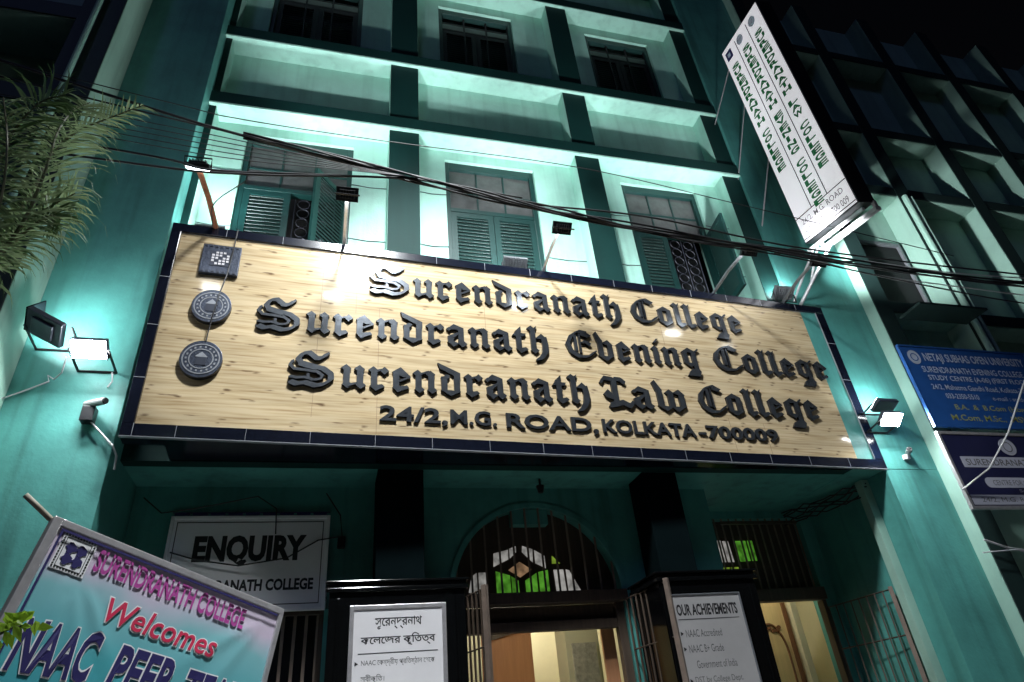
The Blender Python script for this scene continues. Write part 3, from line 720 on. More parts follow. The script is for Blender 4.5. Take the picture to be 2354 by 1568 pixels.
S_w = MB(); S_w.tube([SP.at(.66, 6.86, .03), SP.at(.655, 6.5, .075), SP.at(.64, 6.2, .07), SP.at(.60, 5.9, .085), SP.at(.575, 5.6, .08), SP.at(.56, 5.34, .06)], .007, 5)
tag(S_w.build('hanging_cord', M['cable']), 'dark cord hanging down in front of the crests on the name sign', 'cord')

# ------------------------------------------------------------------ lamps on arms in front of the sign
def beam(t, loc, target, power, size):
    l = bpy.data.lights.new('lamp_beam', 'SPOT'); l.energy = power; l.spot_size = R(size); l.spot_blend = .75; l.shadow_soft_size = .07; l.color = COOL
    o = bpy.data.objects.new('lamp_beam', l); col.objects.link(o); o.parent = t
    loc = Vector(loc); o.location = loc - t.location
    o.rotation_euler = (Vector(target)-loc).to_track_quat('-Z', 'Y').to_euler()
    return o
def lamp_arm(name, base, head, label, arm_mat, r=.022, aim=(0, .72, .70), lens='led', spot=None):
    t = empty(name, base, label, 'lamp', 'lamps reaching out on arms from the top of the name sign')
    base = Vector(base); head = Vector(head)
    mid = base.lerp(head, .5)+Vector((0, 0, .05))
    MB().tube([base, mid, head+Vector((0, .05, .03))], r, 8).build('arm', arm_mat, t)
    # head: shallow box tilted down towards the sign
    d = Vector(aim).normalized(); rr = Vector((1, 0, 0)); uu = d.cross(rr)*-1
    P = Plane(head, rr, rr.cross(d)*-1)
    if P.n.dot(d) < 0: P = Plane(head, -rr, rr.cross(d)*-1)
    mb = MB(); mb.slab(P, -.115, .115, -.075, .075, -.045, .0); mb.slab(P, -.08, .08, -.045, .045, -.07, -.045)
    for i in range(6): mb.slab(P, -.075+i*.028, -.068+i*.028, -.043, .043, -.088, -.07)
    mb.build('lamp_head', M['blackm'], t, bevel=.008)
    MB().slab(P, -.10, .10, -.062, .062, .001, .006).build('lens', M[lens], t)
    mb = MB(); mb.tube([P.at(-.12, 0, -.03), P.at(-.125, .0, -.11), P.at(.125, 0, -.11), P.at(.12, 0, -.03)], .009, 5); mb.build('yoke', M['blackm'], t)
    if spot: beam(t, P.at(0, 0, .03), *spot)
    return t
lamp_arm('arm_lamp', (-1.46, -.44, 6.86), (-1.50, -1.45, 6.76), 'arm lamp on a rusty orange arm at the left end of the name sign', M['rust'], .03, (0, .6, -.8), 'ledlow')
lamp_arm('arm_lamp', (-.07, -.36, 6.86), (-.06, -1.31, 6.78), 'arm lamp on a pale arm beside the half open shuttered window', M['steel'], .022, (.38, .65, .66), 'led', ((.25, .3, 12.6), 800, 58))
lamp_arm('arm_lamp', (2.44, -.21, 6.86), (2.43, -1.06, 6.87), 'black headed arm lamp standing out before the middle window', M['steel'], .022, (0, .72, .70), 'led', ((2.3, .3, 12.6), 800, 66))
lamp_arm('arm_lamp', (5.00, -.06, 6.86), (4.95, -1.08, 6.82), 'arm lamp on the thin dark arm crossing the right window', M['greymetal'], .022, (.3, .65, .7), 'led', ((4.9, .3, 12.6), 800, 66))
lamp_arm('arm_lamp', (6.18, .0, 6.86), (5.95, -1.10, 6.74), 'arm lamp under the lower end of the vertical sign', M['greymetal'], .022, (.55, .6, .55), 'ledlow', ((12.2, .2, 10.6), 2100, 62))

# floodlights lying on the ledge of the sign, aimed up at the windows
def ledge_flood(x, y, label):
    t = empty('ledge_floodlight', (x, y, 6.86), label, 'floodlight', 'floodlights on top of the name sign aimed up at the facade')
    P = Plane((x, y, 7.02), (1, 0, 0), Vector((0, .82, -.57)))      # lens side is -n: steeply up the facade
    if P.n.z > 0: P = Plane((x, y, 7.02), (-1, 0, 0), P.u)
    mb = MB(); mb.slab(P, -.16, .16, -.10, .10, -.03, .03)
    for i in range(9): mb.slab(P, -.145+i*.036, -.137+i*.036, -.09, .09, .03, .045)
    mb.build('housing', M['greymetal'], t, bevel=.01)
    MB().slab(P, -.14, .14, -.08, .08, -.036, -.031).build('lens', M['ledledge'], t)
    mb = MB(); mb.tube([(x-.17, y, 6.86), (x-.17, y, 7.04)], .01, 5); mb.tube([(x+.17, y, 6.86), (x+.17, y, 7.04)], .01, 5); mb.tube([(x-.17, y, 6.862), (x+.17, y, 6.862)], .01, 5)
    mb.build('bracket', M['blackm'], t)
    return t
lf_ = ledge_flood(-1.58, -.19, 'grey floodlight lying on the left end of the sign ledge by the rusty arm')
beam(lf_, (-1.58, -.155, 7.08), (-1.0, .12, 12.0), 320, 84)
ledge_flood(2.10, -.14, 'silver floodlight on the sign ledge below the closed middle shutters')
ledge_flood(6.22, -.06, 'grey floodlight on the right end of the sign ledge under the vertical sign')

# wall floodlights on the piers: one aimed up the wall, one aimed down
def wall_flood(x, wy, z, sx, sy, n, dist, label, mlens, spot=None):
    t = empty('wall_floodlight', (x, wy, z), label, 'floodlight', 'floodlights fixed to the teal piers')
    n = Vector(n).normalized(); rr = Vector((1, 0, 0)); uu = n.cross(rr)
    rr = Vector((n.z, 0, -n.x)).normalized(); uu = n.cross(rr)
    P = Plane((x, wy-dist, z), rr, uu)
    if spot: beam(t, P.at(0, 0, .03), *spot)
    mb = MB(); mb.slab(P, -sx, sx, -sy, sy, -.06, 0)
    if n.x > .3: mb.slab(P, -sx-.016, -sx-.001, -sy, sy, -.06, .15, 1); mb.slab(P, -sx*.6, sx*.6, -sy*.6, sy*.6, -.085, -.06)  # black side plate is an added visor keeping light off the fin
    mb.build('housing', [M['housing'], M['blackmatt']], t, bevel=.01)
    MB().slab(P, -sx+.012, sx-.012, -sy+.012, sy-.012, .001, .006).build('lens', mlens, t)
    mb = MB(); mb.tube([(x-sx-.01, wy-dist, z), (x-sx-.01, wy, z-.05)], .012, 5); mb.tube([(x+sx+.01, wy-dist, z), (x+sx+.01, wy, z-.05)], .012, 5); mb.tube([(x-sx-.01, wy-.01, z-.05), (x+sx+.01, wy-.01, z-.05)], .012, 5)
    mb.build('bracket', M['blackm'], t)
    return t
LP = -.235
wall_flood(-2.30, LP, 5.14, .155, .10, (0, -.62, -.78), .34, 'glaring white floodlight on the left pier above the camera box', M['ledwall'])
wall_flood(-2.68, LP, 5.36, .185, .13, (.42, .50, .76), .36, 'dark backed floodlight on the left pier aimed up the wall', M['ledup'])
wall_flood(6.92, 0, 4.86, .155, .10, (0, -.62, -.78), .30, 'glaring white floodlight on the right pier beside the blue board', M['ledwall'])
wall_flood(6.98, 0, 5.13, .16, .10, (0, .40, .92), .22, 'upturned floodlight above the glaring one on the right pier', M['ledup'])

# cctv cameras
def cctv(name, loc, d, label, box):
    t = empty(name, loc, label, 'camera')
    x, y, z = loc
    if box: MB().box(x-.055, x+.055, y-.10, y, z-.13, z+.02).build('junction_box', M['blackm'], t, bevel=.006)
    else: MB().box(x-.04, x+.04, y-.05, y, z-.03, z+.03).build('junction_box', M['white'], t, bevel=.006)
    a = Vector((x+.01, y-.08, z+.05)); d = Vector(d).normalized()
    MB().tube([(x, y-.05, z), a], .014, 6).build('mount', M['steel'], t)
    MB().tube([a-d*.07, a+d*.15], .034, 12).build('body', M['steel'], t, smooth=False)
    MB().tube([a+d*.151, a+d*.165], .030, 12).build('lens', M['black'], t)
    return t
cctv('security_camera', (-2.25, LP, 4.66), (.8, -.5, -.05), 'security camera on a black box on the left teal pier', True)
cctv('security_camera', (7.20, 0, 4.46), (-.6, -.7, -.1), 'small white security camera on the right teal pier', False)
cw = MB(); cw.tube([(-2.22, LP-.05, 4.54), (-2.10, LP-.06, 4.42), (-1.97, LP-.10, 4.28), (-1.93, LP-.06, 4.20), (-1.93, LP-.03, 4.08)], .010, 6)
tag(cw.build('camera_cable', M['greycable']), 'pale cable dropping from the camera on the left pier', 'cable')
cw = MB(); cw.tube([(-2.15, LP-.06, 5.06), (-2.14, LP-.03, 4.98), (-2.17, LP-.02, 4.92)], .008, 5)
tag(cw.build('lamp_cable', M['greycable']), 'short looped cable under the glaring left floodlight', 'cable')
cw = MB(); cw.tube([(-2.5, LP-.25, 5.1), (-2.55, LP-.12, 5.0), (-2.62, LP-.06, 4.96), (-2.68, LP-.06, 5.0), (-2.66, LP-.05, 4.94), (-2.8, LP-.04, 4.86), (-2.99, LP-.04, 4.75), (-3.2, -.9, 4.7)], .008, 5)
tag(cw.build('lamp_cable', M['greycable']), 'pale cable trailing left below the dark backed floodlight', 'cable')

# ------------------------------------------------------------------ the vertical sign
V0 = Vector((6.60, -.45, 7.71)); Vr = Vector((-.0929, -.966, -.2411)); Vu = Vector((-.0649, -.0456, .9968))
VW, VH = 1.17, 4.30
class Sheared(Plane):
    def __init__(s, o, r, u):
        s.o = Vector(o); s.r = Vector(r).normalized(); s.u = Vector(u).normalized(); s.n = s.r.cross(s.u).normalized()
VP = Sheared(V0, Vr, Vu)
V = empty('vertical_sign', (6.60, -.45, 7.71), 'tall white projecting lightbox sign with stacked green capital letters', 'sign')
MB().slab(VP, -.02, VW+.02, -.02, VH+.02, -.26, -.004).build('sign_case', M['blackm'], V, bevel=.008)
MB().slab(VP, 0, VW, 0, VH, -.003, .004).build('sign_face', M['lightbox'], V)
mb = MB()
for x in (VW*.345, VW*.665): mb.slab(VP, x-.008, x+.008, .42, VH-.1, .004, .007)
mb.slab(VP, 0, VW, .41, .425, .004, .007); mb.slab(VP, 0, VW, .03, .045, .004, .007)
mb.build('divider', M['ink'], V)
pitch = VH*.0293
for body, x0, top in (('SURENDRANATH COLLEGE', .09, .895), ('SURENDRANATH EVENING COLLEGE', .485, .905), ('SURENDRANATH LAW COLLEGE', .86, .895)):
    mb = MB()
    for i, ch in enumerate(body):
        if ch == ' ': continue
        mb.text(VP, ch, x0+.04 if ch == 'I' else x0, VH*top-(i+1)*pitch, .07 if ch == 'I' else .205, pitch*.80, .004, 0, .006, .035)
    mb.build('lettering', [M['letgreen'], M['letgreen']], V)
for body, x, z, wd in (('24/2, M.G. ROAD', .10, .245, .95), ('KOLKATA - 700 009', .10, .075, .98)):
    mb = MB(); mb.text(VP, body, x, z, wd, .11, .004, 0, 0, .01); mb.build('lettering', M['ink'], V)
mb = MB(); mb.slab(VP, .07, .25, VH-.30, VH-.10, .004, .008); mb.disc(VP, .53, VH-.20, .09, .10, .004, .008, 24, 1); mb.disc(VP, .93, VH-.20, .09, .10, .004, .008, 24, 1)
mb.ring(VP, .53, VH-.20, .05, .06, .008, .010, 20, 2); mb.ring(VP, .93, VH-.20, .05, .06, .008, .010, 20, 2); mb.slab(VP, .12, .2, VH-.24, VH-.16, .008, .010, 2)
mb.build('crest', [M['navyink'], M['silverink'], M['paleink']], V)
mb = MB(); mb.slab(VP, -.03, VW+.03, -.16, -.10, -.28, -.20); mb.slab(VP, -.03, VW+.03, -.16, -.12, -.03, .01); mb.slab(VP, VW-.02, VW+.03, -.12, .0, -.26, -.22); mb.slab(VP, .0, .05, -.12, .0, -.26, -.22)
mb.tube([VP.at(.1, -.1, -.1), (6.9, .05, 7.35)], .02, 6); mb.tube([VP.at(.1, -.1, -.05), (6.4, .05, 6.88)], .018, 6); mb.tube([VP.at(.3, -.12, -.2), (6.5, .0, 6.86)], .025, 6)
mb.tube([VP.at(0, VH*.45, -.1), (6.35, .06, 8.3)], .012, 6); mb.tube([VP.at(0, VH*.75, -.1), (6.3, .06, 9.5)], .010, 6); mb.tube([VP.at(0, VH*.95, -.1), (6.25, .06, 10.9)], .010, 6)
mb.build('bracket', M['steel'], V)

# ------------------------------------------------------------------ boards
def line(P, t, m, *a):
    q = MB(); q.text(P, *a); return q.build('lettering', M[m], t)
def board(name, P, wd, ht, mface, mframe, label, fr=.03, th=.03, inner=None):
    t = empty(name, P.at(0, 0, 0), label, 'sign')
    MB().slab(P, 0, wd, 0, ht, 0, th).build('board', mface, t)
    mb = MB()
    mb.slab(P, -.004, fr, -.004, ht+.004, -.002, th+.012); mb.slab(P, wd-fr, wd+.004, -.004, ht+.004, -.002, th+.012)
    mb.slab(P, fr, wd-fr, -.004, fr, -.002, th+.011); mb.slab(P, fr, wd-fr, ht-fr, ht+.004, -.002, th+.011)
    mb.build('frame', mframe, t, bevel=.004)
    if inner:
        mb = MB(); i = .06; w2 = .008
        mb.slab(P, i, wd-i, i, i+w2, th, th+.003); mb.slab(P, i, wd-i, ht-i-w2, ht-i, th, th+.003); mb.slab(P, i, i+w2, i+w2, ht-i-w2, th, th+.003); mb.slab(P, wd-i-w2, wd-i, i+w2, ht-i-w2, th, th+.003)
        mb.build('border_line', inner, t)
    return t
# enquiry
EP = Plane((-1.585, .70, 3.005), (1, 0, 0), (0, 0, 1))
t = board('enquiry_board', EP, 1.555, .95, M['white'], M['white'], 'white ENQUIRY board on the dark porch wall behind the banner', .03, .03, M['ink'])
line(EP, t, 'ink', 'ENQUIRY', .25, .44, 1.08, .31, .031, 0, 0, .05); line(EP, t, 'ink', 'SURENDRANATH COLLEGE', .10, .195, 1.33, .115, .031, 0, 0, .04)
mb = MB()
for i in range(9): mb.slab(EP, .02+i*.17, .16+i*.17, .965, .985, .0, .03)
mb.slab(EP, 0, 1.555, .955, .962, 0, .02); mb.slab(EP, 0, 1.555, .99, .997, 0, .02)
mb.build('top_trim', M['navyink'], t)
cw = MB(); cw.tube([EP.at(-.3, 1.15, .03), EP.at(-.1, .98, .05), EP.at(.2, 1.02, .06), EP.at(.55, 1.10, .05), EP.at(.8, 1.16, .04), EP.at(1.0, 1.02, .06), EP.at(1.02, .75, .06)], .007, 5)
tag(cw.build('wall_cable', M['cable']), 'thin black cable looping over the ENQUIRY board', 'cable')
cw = MB(); cw.tube([EP.at(.05, .58, .06), EP.at(.3, .5, .07), EP.at(.7, .43, .08), EP.at(1.15, .50, .07), EP.at(1.45, .68, .06), EP.at(1.69, .72, .05), EP.at(1.66, .95, .05), EP.at(1.5, 1.2, .03)], .008, 5)
tag(cw.build('wall_cable', M['cable']), 'black cable sagging across the lettering of the ENQUIRY board', 'cable')
cb = MB(); cb.box(.06, .14, .68, .76, 3.62, 3.74); tag(cb.build('socket_box', M['blackm'], bevel=.01), 'small black socket box on the wall right of the ENQUIRY board', 'socket')

# bengali achievements board
BP = Plane((.20, -.085, 1.35), (1, 0, 0), (0, 0, 1))
t = board('bengali_board', BP, .86, 1.515, M['white'], M['steel'], 'white board with Bengali writing on the left black column base', .035, .03)
line(BP, t, 'ink', 'সুেরন্দ্রনাথ', .43, 1.31, .42, .105, .031, 0, 0, .014, 'C'); line(BP, t, 'ink', 'কেলেজর কৃিতত্ব', .43, 1.17, .66, .105, .031, 0, 0, .014, 'C')
mb = MB(); mb.slab(BP, .08, .78, 1.115, 1.122, .030, .032)
mb.build('rule', M['ink'], t)
for i, (s_, wd, x) in enumerate((('NAAC েকন্দ্রীয় প্রিতষ্ঠান েথেক', .64, .11), ('স্বীকৃিত।', .20, .11), ('নানা দুই েকন্দ্রীয় অনুদােনর', .62, .11), ('প্রািপ্ত।', .18, .11), ('কেলেজর নতুন ভবন', .5, .11))):
    y = 1.01-i*.125; line(BP, t, 'inkgrey', s_, x, y, wd, .068, .031, 0)
    if i in (0, 2, 4): MB().prism(BP, [(.055, y+.015), (.085, y+.03), (.055, y+.048)], .030, .033).build('bullet', M['ink'], t)

# achievements board, right column
AP = Plane((3.345, -.085, 1.35), (1, 0, 0), (0, 0, 1))
t = board('achievements_board', AP, .815, 1.505, M['shadeboard'], M['greymetal'], 'OUR ACHIEVEMENTS board greyed as if in shade on the right black column base', .012, .03)
line(AP, t, 'ink', 'OUR ACHIEVEMENTS', .06, 1.30, .69, .11, .031, 0, 0, .035); mb = MB(); mb.slab(AP, .06, .75, 1.262, 1.268, .030, .032)
mb.build('rule', M['ink'], t)
for i, (s_, wd, x) in enumerate((('NAAC Accredited', .40, .11), ('NAAC 'r'B+ Grade', .38, .11), ('Government of India', .44, .16), ('DST by College Dept.', .52, .11), ('UGC Grants Received', .5, .11))):
    y = 1.10-i*.14; line(AP, t, 'inkgrey', s_, x, y, wd, .07, .031, 0)
    if i != 2: MB().prism(AP, [(.055, y+.015), (.085, y+.035), (.055, y+.055)], .030, .033).build('bullet', M['ink'], t)

# blue university board on the right wing
UP = Plane((7.30, -.50, 4.665), (1, 0, 0), (0, 0, 1))
UW, UH = 2.25, 1.225
t = board('blue_board', UP, UW, UH, M['blue'], M['blue'], 'blue study centre board with white and olive lettering on the right wing', .02, .03)
line(UP, t, 'paleink', 'NETAJI SUBHAS OPEN UNIVERSITY', .36, .955, 1.76, .165, .031, 0, 0, .02)
line(UP, t, 'paleink', 'SURENDRANATH EVENING COLLEGE', .24, .81, 1.75, .095, .031, 0, 0, .012); line(UP, t, 'paleink', 'STUDY CENTRE (A-06) (FIRST FLOOR)', .28, .67, 1.75, .10, .031, 0, 0, .012)
line(UP, t, 'paleink', '24/2, Mahatma Gandhi Road, Kolkata-700 009', .26, .54, 1.8, .09, .031, 0, 0, .005); line(UP, t, 'paleink', '033-2350-5510', .42, .42, .55, .075, .031, 0, 0, .01); line(UP, t, 'paleink', 'e-mail : studycentre', 1.2, .40, .85, .08, .031)
mb = MB(); mb.disc(UP, .20, 1.04, .10, .11, .03, .033, 24)
mb.build('crest', M['paleink'], t)
line(UP, t, 'yellowink', 'B.A.  &  B.Com (Hons), B.Sc.', .48, .235, 1.6, .10, .031, 0, 0, .01); line(UP, t, 'yellowink', 'M.Com, M.Sc.,  MSW, M.A.', .34, .085, 1.7, .10, .031, 0, 0, .01)
mb = MB(); mb.ring(UP, .20, 1.04, .05, .062, .033, .036, 20); mb.build('emblem', M['blue'], t)
# navy board under it
NP = Plane((7.215, -.55, 3.58), (1, 0, 0), (0, 0, 1))
t = board('navy_board', NP, 2.3, .99, M['navyboard'], M['steel'], 'navy board with pale rounded bars in a steel frame below the blue board', .035, .03)
MB().disc(NP, 1.02, .80, .13, .115, .03, .034, 30).build('crest', M['silverink'], t)
MB().slab(NP, .18, 2.2, .52, .66, .03, .033).build('printed_bar', M['silverink'], t); MB().slab(NP, .45, 2.2, .26, .39, .03, .033).disc(NP, .45, .325, .065, .065, .029, .0325, 20).build('printed_bar', M['silverink'], t); MB().slab(NP, .06, 2.2, .05, .17, .03, .033).build('printed_bar', M['silverink'], t)
line(NP, t, 'silverink', 'Selection By : PSC', .85, .192, .9, .05, .031); line(NP, t, 'silverink', 'Admission', 1.25, .43, .5, .055, .031)
line(NP, t, 'inkgrey', 'SURENDRANATH COLLEGE', .24, .545, 1.7, .085, .034, 0, 0, .01); line(NP, t, 'inkgrey', 'CENTRE FOR COMPETITIVE EXAMINATION', .5, .29, 1.5, .065, .034); line(NP, t, 'inkgrey', '24/2, M.G. ROAD, KOLKATA', .2, .075, 1.6, .065, .034)
MB().ring(NP, 1.02, .80, .06, .07, .034, .036, 20).build('emblem', M['inkgrey'], t)
cw = MB(); cw.tube([(7.15, -.62, 3.80), (7.55, -.75, 4.02), (8.0, -.85, 4.45), (8.45, -.9, 4.95), (9.2, -.9, 5.7)], .011, 6)
tag(cw.build('white_cable', M['whitecable']), 'white cable slanting up across the navy and blue boards', 'cable')
cw = MB(); cw.tube([(7.5, -.3, 3.3), (7.8, -.3, 3.2), (8.3, -.32, 3.12), (9.5, -.3, 3.1)], .012, 5).tube([(7.4, -.3, 3.15), (7.9, -.32, 3.17), (8.6, -.3, 3.0), (9.5, -.3, 3.02)], .008, 5)
tag(cw.build('service_cable', M['greycable']), 'pair of pale cables on the wall below the navy board', 'cable')
cw = MB()
for k in range(6):
    pts = []
    for i in range(9):
        f_ = i/8; pts.append((6.3+.45*f_+random.uniform(-.02, .02), 1.55-1.2*f_+random.uniform(-.03, .03), 4.17+.08*math.sin(f_*5+k)+random.uniform(-.04, .03)))
    cw.tube(pts, .010, 5)
tag(cw.build('cable_tangle', M['cable']), 'tangle of black cables under the porch ceiling at the right', 'cables')
cl = empty('porch_light', (2.30, .45, 4.30), 'small unlit black fitting under the porch ceiling above the arch', 'lamp')
MB().tube([(2.30, .45, 4.305), (2.30, .45, 4.22)], .012, 6).build('stem', M['blackm'], cl); MB().tube([(2.30, .45, 4.22), (2.30, .45, 4.14)], .05, 10, r1=.03).build('shade', M['blackm'], cl)

# ------------------------------------------------------------------ the welcome banner
TL = Vector((-1.45, -2.5, 2.88)); bu = Vector((.13797, .15564, .97813)).normalized(); bh = Vector((.73933, .64096, -.20628)); bh = (bh - bu*bh.dot(bu)).normalized()
NPn = Plane(TL, bh, bu)
t = empty('welcome_banner', tuple(NPn.at(.75, -1.2)), 'pale turquoise welcome banner stretched on a frame at the lower left', 'banner')
BW, BH = 1.535, 1.25
# cloth with soft creases, its colour fading from lilac white to turquoise as printed
def banner_material():
    T = bpy.data.materials.new('banner_print'); T.use_nodes = True
    n = T.node_tree.nodes; l = T.node_tree.links; p = n['Principled BSDF']; p.inputs['Roughness'].default_value = .38
    uv = n.new('ShaderNodeUVMap'); sp = n.new('ShaderNodeSeparateXYZ'); l.new(uv.outputs[0], sp.inputs[0])
    tn = n.new('ShaderNodeTexNoise'); tn.inputs['Scale'].default_value = 3.0; l.new(uv.outputs[0], tn.inputs['Vector'])
    ad = n.new('ShaderNodeMath'); ad.operation = 'MULTIPLY_ADD'; l.new(tn.outputs['Fac'], ad.inputs[0]); ad.inputs[1].default_value = .25; l.new(sp.outputs['Y'], ad.inputs[2])
    cr = n.new('ShaderNodeValToRGB'); l.new(ad.outputs[0], cr.inputs[0]); e = cr.color_ramp.elements
    e[0].position = .25; e[0].color = (.035, .30, .40, 1); e[1].position = 1.08; e[1].color = (.62, .53, .66, 1)
    k = e.new(.62); k.color = (.075, .40, .45, 1); k = e.new(.88); k.color = (.22, .50, .54, 1)
    l.new(cr.outputs[0], p.inputs['Base Color']); return T
NX, NY = 60, 50
vs, fs, uvs = [], [], []
def crease(x, y):
    z = .012*math.sin(3.0*x+1)*(y/BH)
    for (ox, oy, ang, k) in ((.17, -.2, -82, .020), (.20, -.2, -66, .016), (.25, -.2, -50, .014), (1.45, -.06, -140, .014), (1.45, -.06, -120, .012)):
        dx, dy = x-ox, y-oy; d = math.hypot(dx, dy); a = math.degrees(math.atan2(dy, dx)); df = (a-ang+180) % 360-180
        z += k*math.exp(-(df/6)**2)*min(d/.15, 1)*math.exp(-d/.55)
    return z
for j in range(NY+1):
    for i in range(NX+1):
        x = BW*i/NX; y = -BH*j/NY
        vs.append(NPn.at(x, y, crease(x, y))); uvs.append((i/NX, 1-j/NY))
for j in range(NY):
    for i in range(NX):
        a = j*(NX+1)+i; fs.append((a, a+NX+1, a+NX+2, a+1))
mb = MB(); mb.v = vs; mb.f = fs; mb.m = [0]*len(fs)
bo = mb.build('cloth', banner_material(), t, smooth=True)
ul = bo.data.uv_layers.new(name='UVMap')
for lp in bo.data.loops: ul.data[lp.index].uv = uvs[lp.vertex_index]
mb = MB(); mb.slab(NPn, -.03, .02, -BH, .03, -.04, .02); mb.slab(NPn, .02, BW, -.012, .03, -.04, .02); mb.slab(NPn, BW-.01, BW+.025, -BH, .03, -.04, .018)
mb.build('frame', M['steel'], t, bevel=.005)
mb = MB(); mb.slab(NPn, .03, .042, -BH, -.03, .024, .0265); mb.slab(NPn, .03, BW-.03, -.035, -.022, .024, .0265)
mb.build('border_line', M['navyink'], t)
def drape(mb, lift=0.0):
    for i, v in enumerate(mb.v):
        q = v-TL; mb.v[i] = v + NPn.n*(crease(q.dot(bh), q.dot(bu))+lift)
def btext(body, x, y, wd, ht, m, name, bold, shear=0, outline=None, d=.035, rot=0):
    P = Plane(NPn.at(x, y, 0), bh*math.cos(R(rot))+bu*math.sin(R(rot)), bu*math.cos(R(rot))-bh*math.sin(R(rot)))
    if outline:
        mb = MB(); mb.text(P, body, -.008, -.008, wd+.016, ht+.016, .006, 0, 0, bold+.03, 'L', shear); drape(mb); mb.build('letter_outline', outline, t)
    mb = MB(); mb.text(P, body, 0, 0, wd, ht, .0085, 0, 0, bold, 'L', shear); drape(mb); mb.build(name, m, t)
btext('SURENDRANATH COLLEGE', .27, -.165, 1.01, .125, M['magenta'], 'lettering', .025, 0, None, .030, -1.2)
btext('Welcomes', .43, -.385, .71, .125, M['red'], 'lettering', .012, .2, M['whiteink'], .034, -1)
btext('NAAC', .09, -.72, .41, .25, M['navyink'], 'lettering', .03, .25, M['whiteink'], .036, 4)
btext('PEER', .575, -.70, .36, .235, M['navyink'], 'lettering', .03, .2, M['whiteink'], .036)
btext('TEAM', 1.02, -.72, .42, .235, M['navyink'], 'lettering', .03, .2, M['whiteink'], .036)
eb = MB(); E0 = (.065, -.205)
for i in range(12): eb.slab(NPn, .06+i*.0155, .06+(i+1)*.0155, -.22, -.02, .004, .006)
drape(eb); eb.build('emblem_field', M['whiteink'], t)
eb = MB()
for i in range(11):
    for yy in (-.213, -.037): eb.slab(NPn, .066+i*.016, .075+i*.016, yy, yy+.008, .030, .032)
for i in range(10):
    for xx in (.066, .231): eb.slab(NPn, xx, xx+.008, -.20+i*.016, -.191+i*.016, .030, .032)
eb.slab(NPn, .082, .222, -.204, -.201, .030, .032); eb.slab(NPn, .082, .222, -.047, -.044, .030, .032)
eb.slab(NPn, .082, .085, -.201, -.047, .030, .032); eb.slab(NPn, .219, .222, -.201, -.047, .030, .032)
drape(eb, -.024); eb.build('emblem_border', M['ink'], t)
eb = MB()
for cx, cy in ((.125, -.094), (.182, -.094), (.125, -.155), (.182, -.155)):
    eb.prism(NPn, [(cx+.027*math.cos(2*math.pi*i/14)*(1+.25*math.sin(3*i)), cy+.029*math.sin(2*math.pi*i/14)*(1+.2*math.cos(5*i))) for i in range(14)], .030, .033)
drape(eb, -.023); eb.build('emblem', M['navyink'], t)
bp = MB(); bp.tube([NPn.at(-.20, .09, -.03), NPn.at(-.1, .05, -.03), NPn.at(.6, -.22, -.06)], .016, 8)
tag(bp.build('bamboo_pole', M['bamboo'], smooth=True), 'bamboo pole sticking out behind the top left corner of the banner', 'pole')

# ------------------------------------------------------------------ palm tree
PT = empty('palm_tree', (-2.35, -3.2, 0), 'palm with long drooping fronds at the left in front of the building', 'tree')
tr = [(-2.35+.02*math.sin(i), -3.2, i*.42) for i in range(10)]
mb = MB(); mb.tube(tr, .13, 12, r1=.09); mb.build('trunk', M['trunk'], PT, smooth=True)
def catmull(pts, n):
    pts = [Vector(p) for p in pts]; P = [pts[0]*2-pts[1]]+pts+[pts[-1]*2-pts[-2]]; out = []
    for i in range(1, len(P)-2):
        for k in range(n):
            t_ = k/n; a, b, c, d = P[i-1], P[i], P[i+1], P[i+2]
            out.append(.5*((2*b)+(c-a)*t_+(2*a-5*b+4*c-d)*t_*t_+(3*b-a-3*c+d)*t_**3))
    out.append(pts[-1]); return out
def frond(pts, ln, count, lm, droop, sides=(1, -1), ybow=.1, wdt=.011, curl=.5):
    path = catmull([(x, y+ybow*math.sin(i), z) for i, (x, y, z) in enumerate(pts)], 10)
    mb = MB(); mb.tube(path, .014, 6, 1, .004)
    N = len(path)
    for q in range(count):
        f_ = .10+.90*q/count; i = min(int(f_*(N-1)), N-2); p = path[i]; tg = (path[i+1]-path[i]).normalized()
        sd = tg.cross(Vector((0, -1, .25))).normalized()
        L_ = ln*(.55+.45*math.sin(math.pi*min(f_*1.05, 1)))*random.uniform(.8, 1.15)
        for s_ in sides:
            d = (sd*s_*.9 + tg*.65 + Vector((random.uniform(-.14, .14), random.uniform(-.35, .35), random.uniform(-.14, .14)))).normalized()
            seg = 6; pp = p.copy(); prev = None; wv = d.cross(Vector((random.uniform(-.4, .4), 1, random.uniform(-.4, .4)))).normalized()
            cu = random.uniform(.4, 1.6)*curl
            for k in range(seg+1):
                wd = wdt*(1-(k/seg)**1.6)*(.5+1.2*min(k/seg*3, 1)/1.2)+.0008
                a, b = pp+wv*wd, pp-wv*wd
                if prev: mb.quad(prev[0], prev[1], b, a, 0)
                prev = (a, b)
                d = (d + Vector((0, 0, -droop*(k+1)/seg*.55)) + tg*0.0).normalized()
                if k > seg-3: d = (d + Vector((0, 0, -cu*.5))).normalized()
                pp = pp + d*(L_/seg)
    return mb.build('frond', [lm, M['rachis']], PT)
F1 = [(-2.25, -3.2, 3.95), (-1.978, -3.2, 4.02), (-1.867, -3.2, 4.225), (-1.801, -3.2, 4.463), (-1.781, -3.2, 4.82), (-1.795, -3.2, 5.10), (-1.78, -3.2, 5.34), (-1.73, -3.2, 5.50)]
F2 = [(-2.0, -3.0, 4.4), (-1.95, -3.0, 4.809), (-1.93, -3.0, 5.195), (-1.823, -3.0, 5.40), (-1.652, -3.0, 5.53), (-1.47, -3.0, 5.70)]
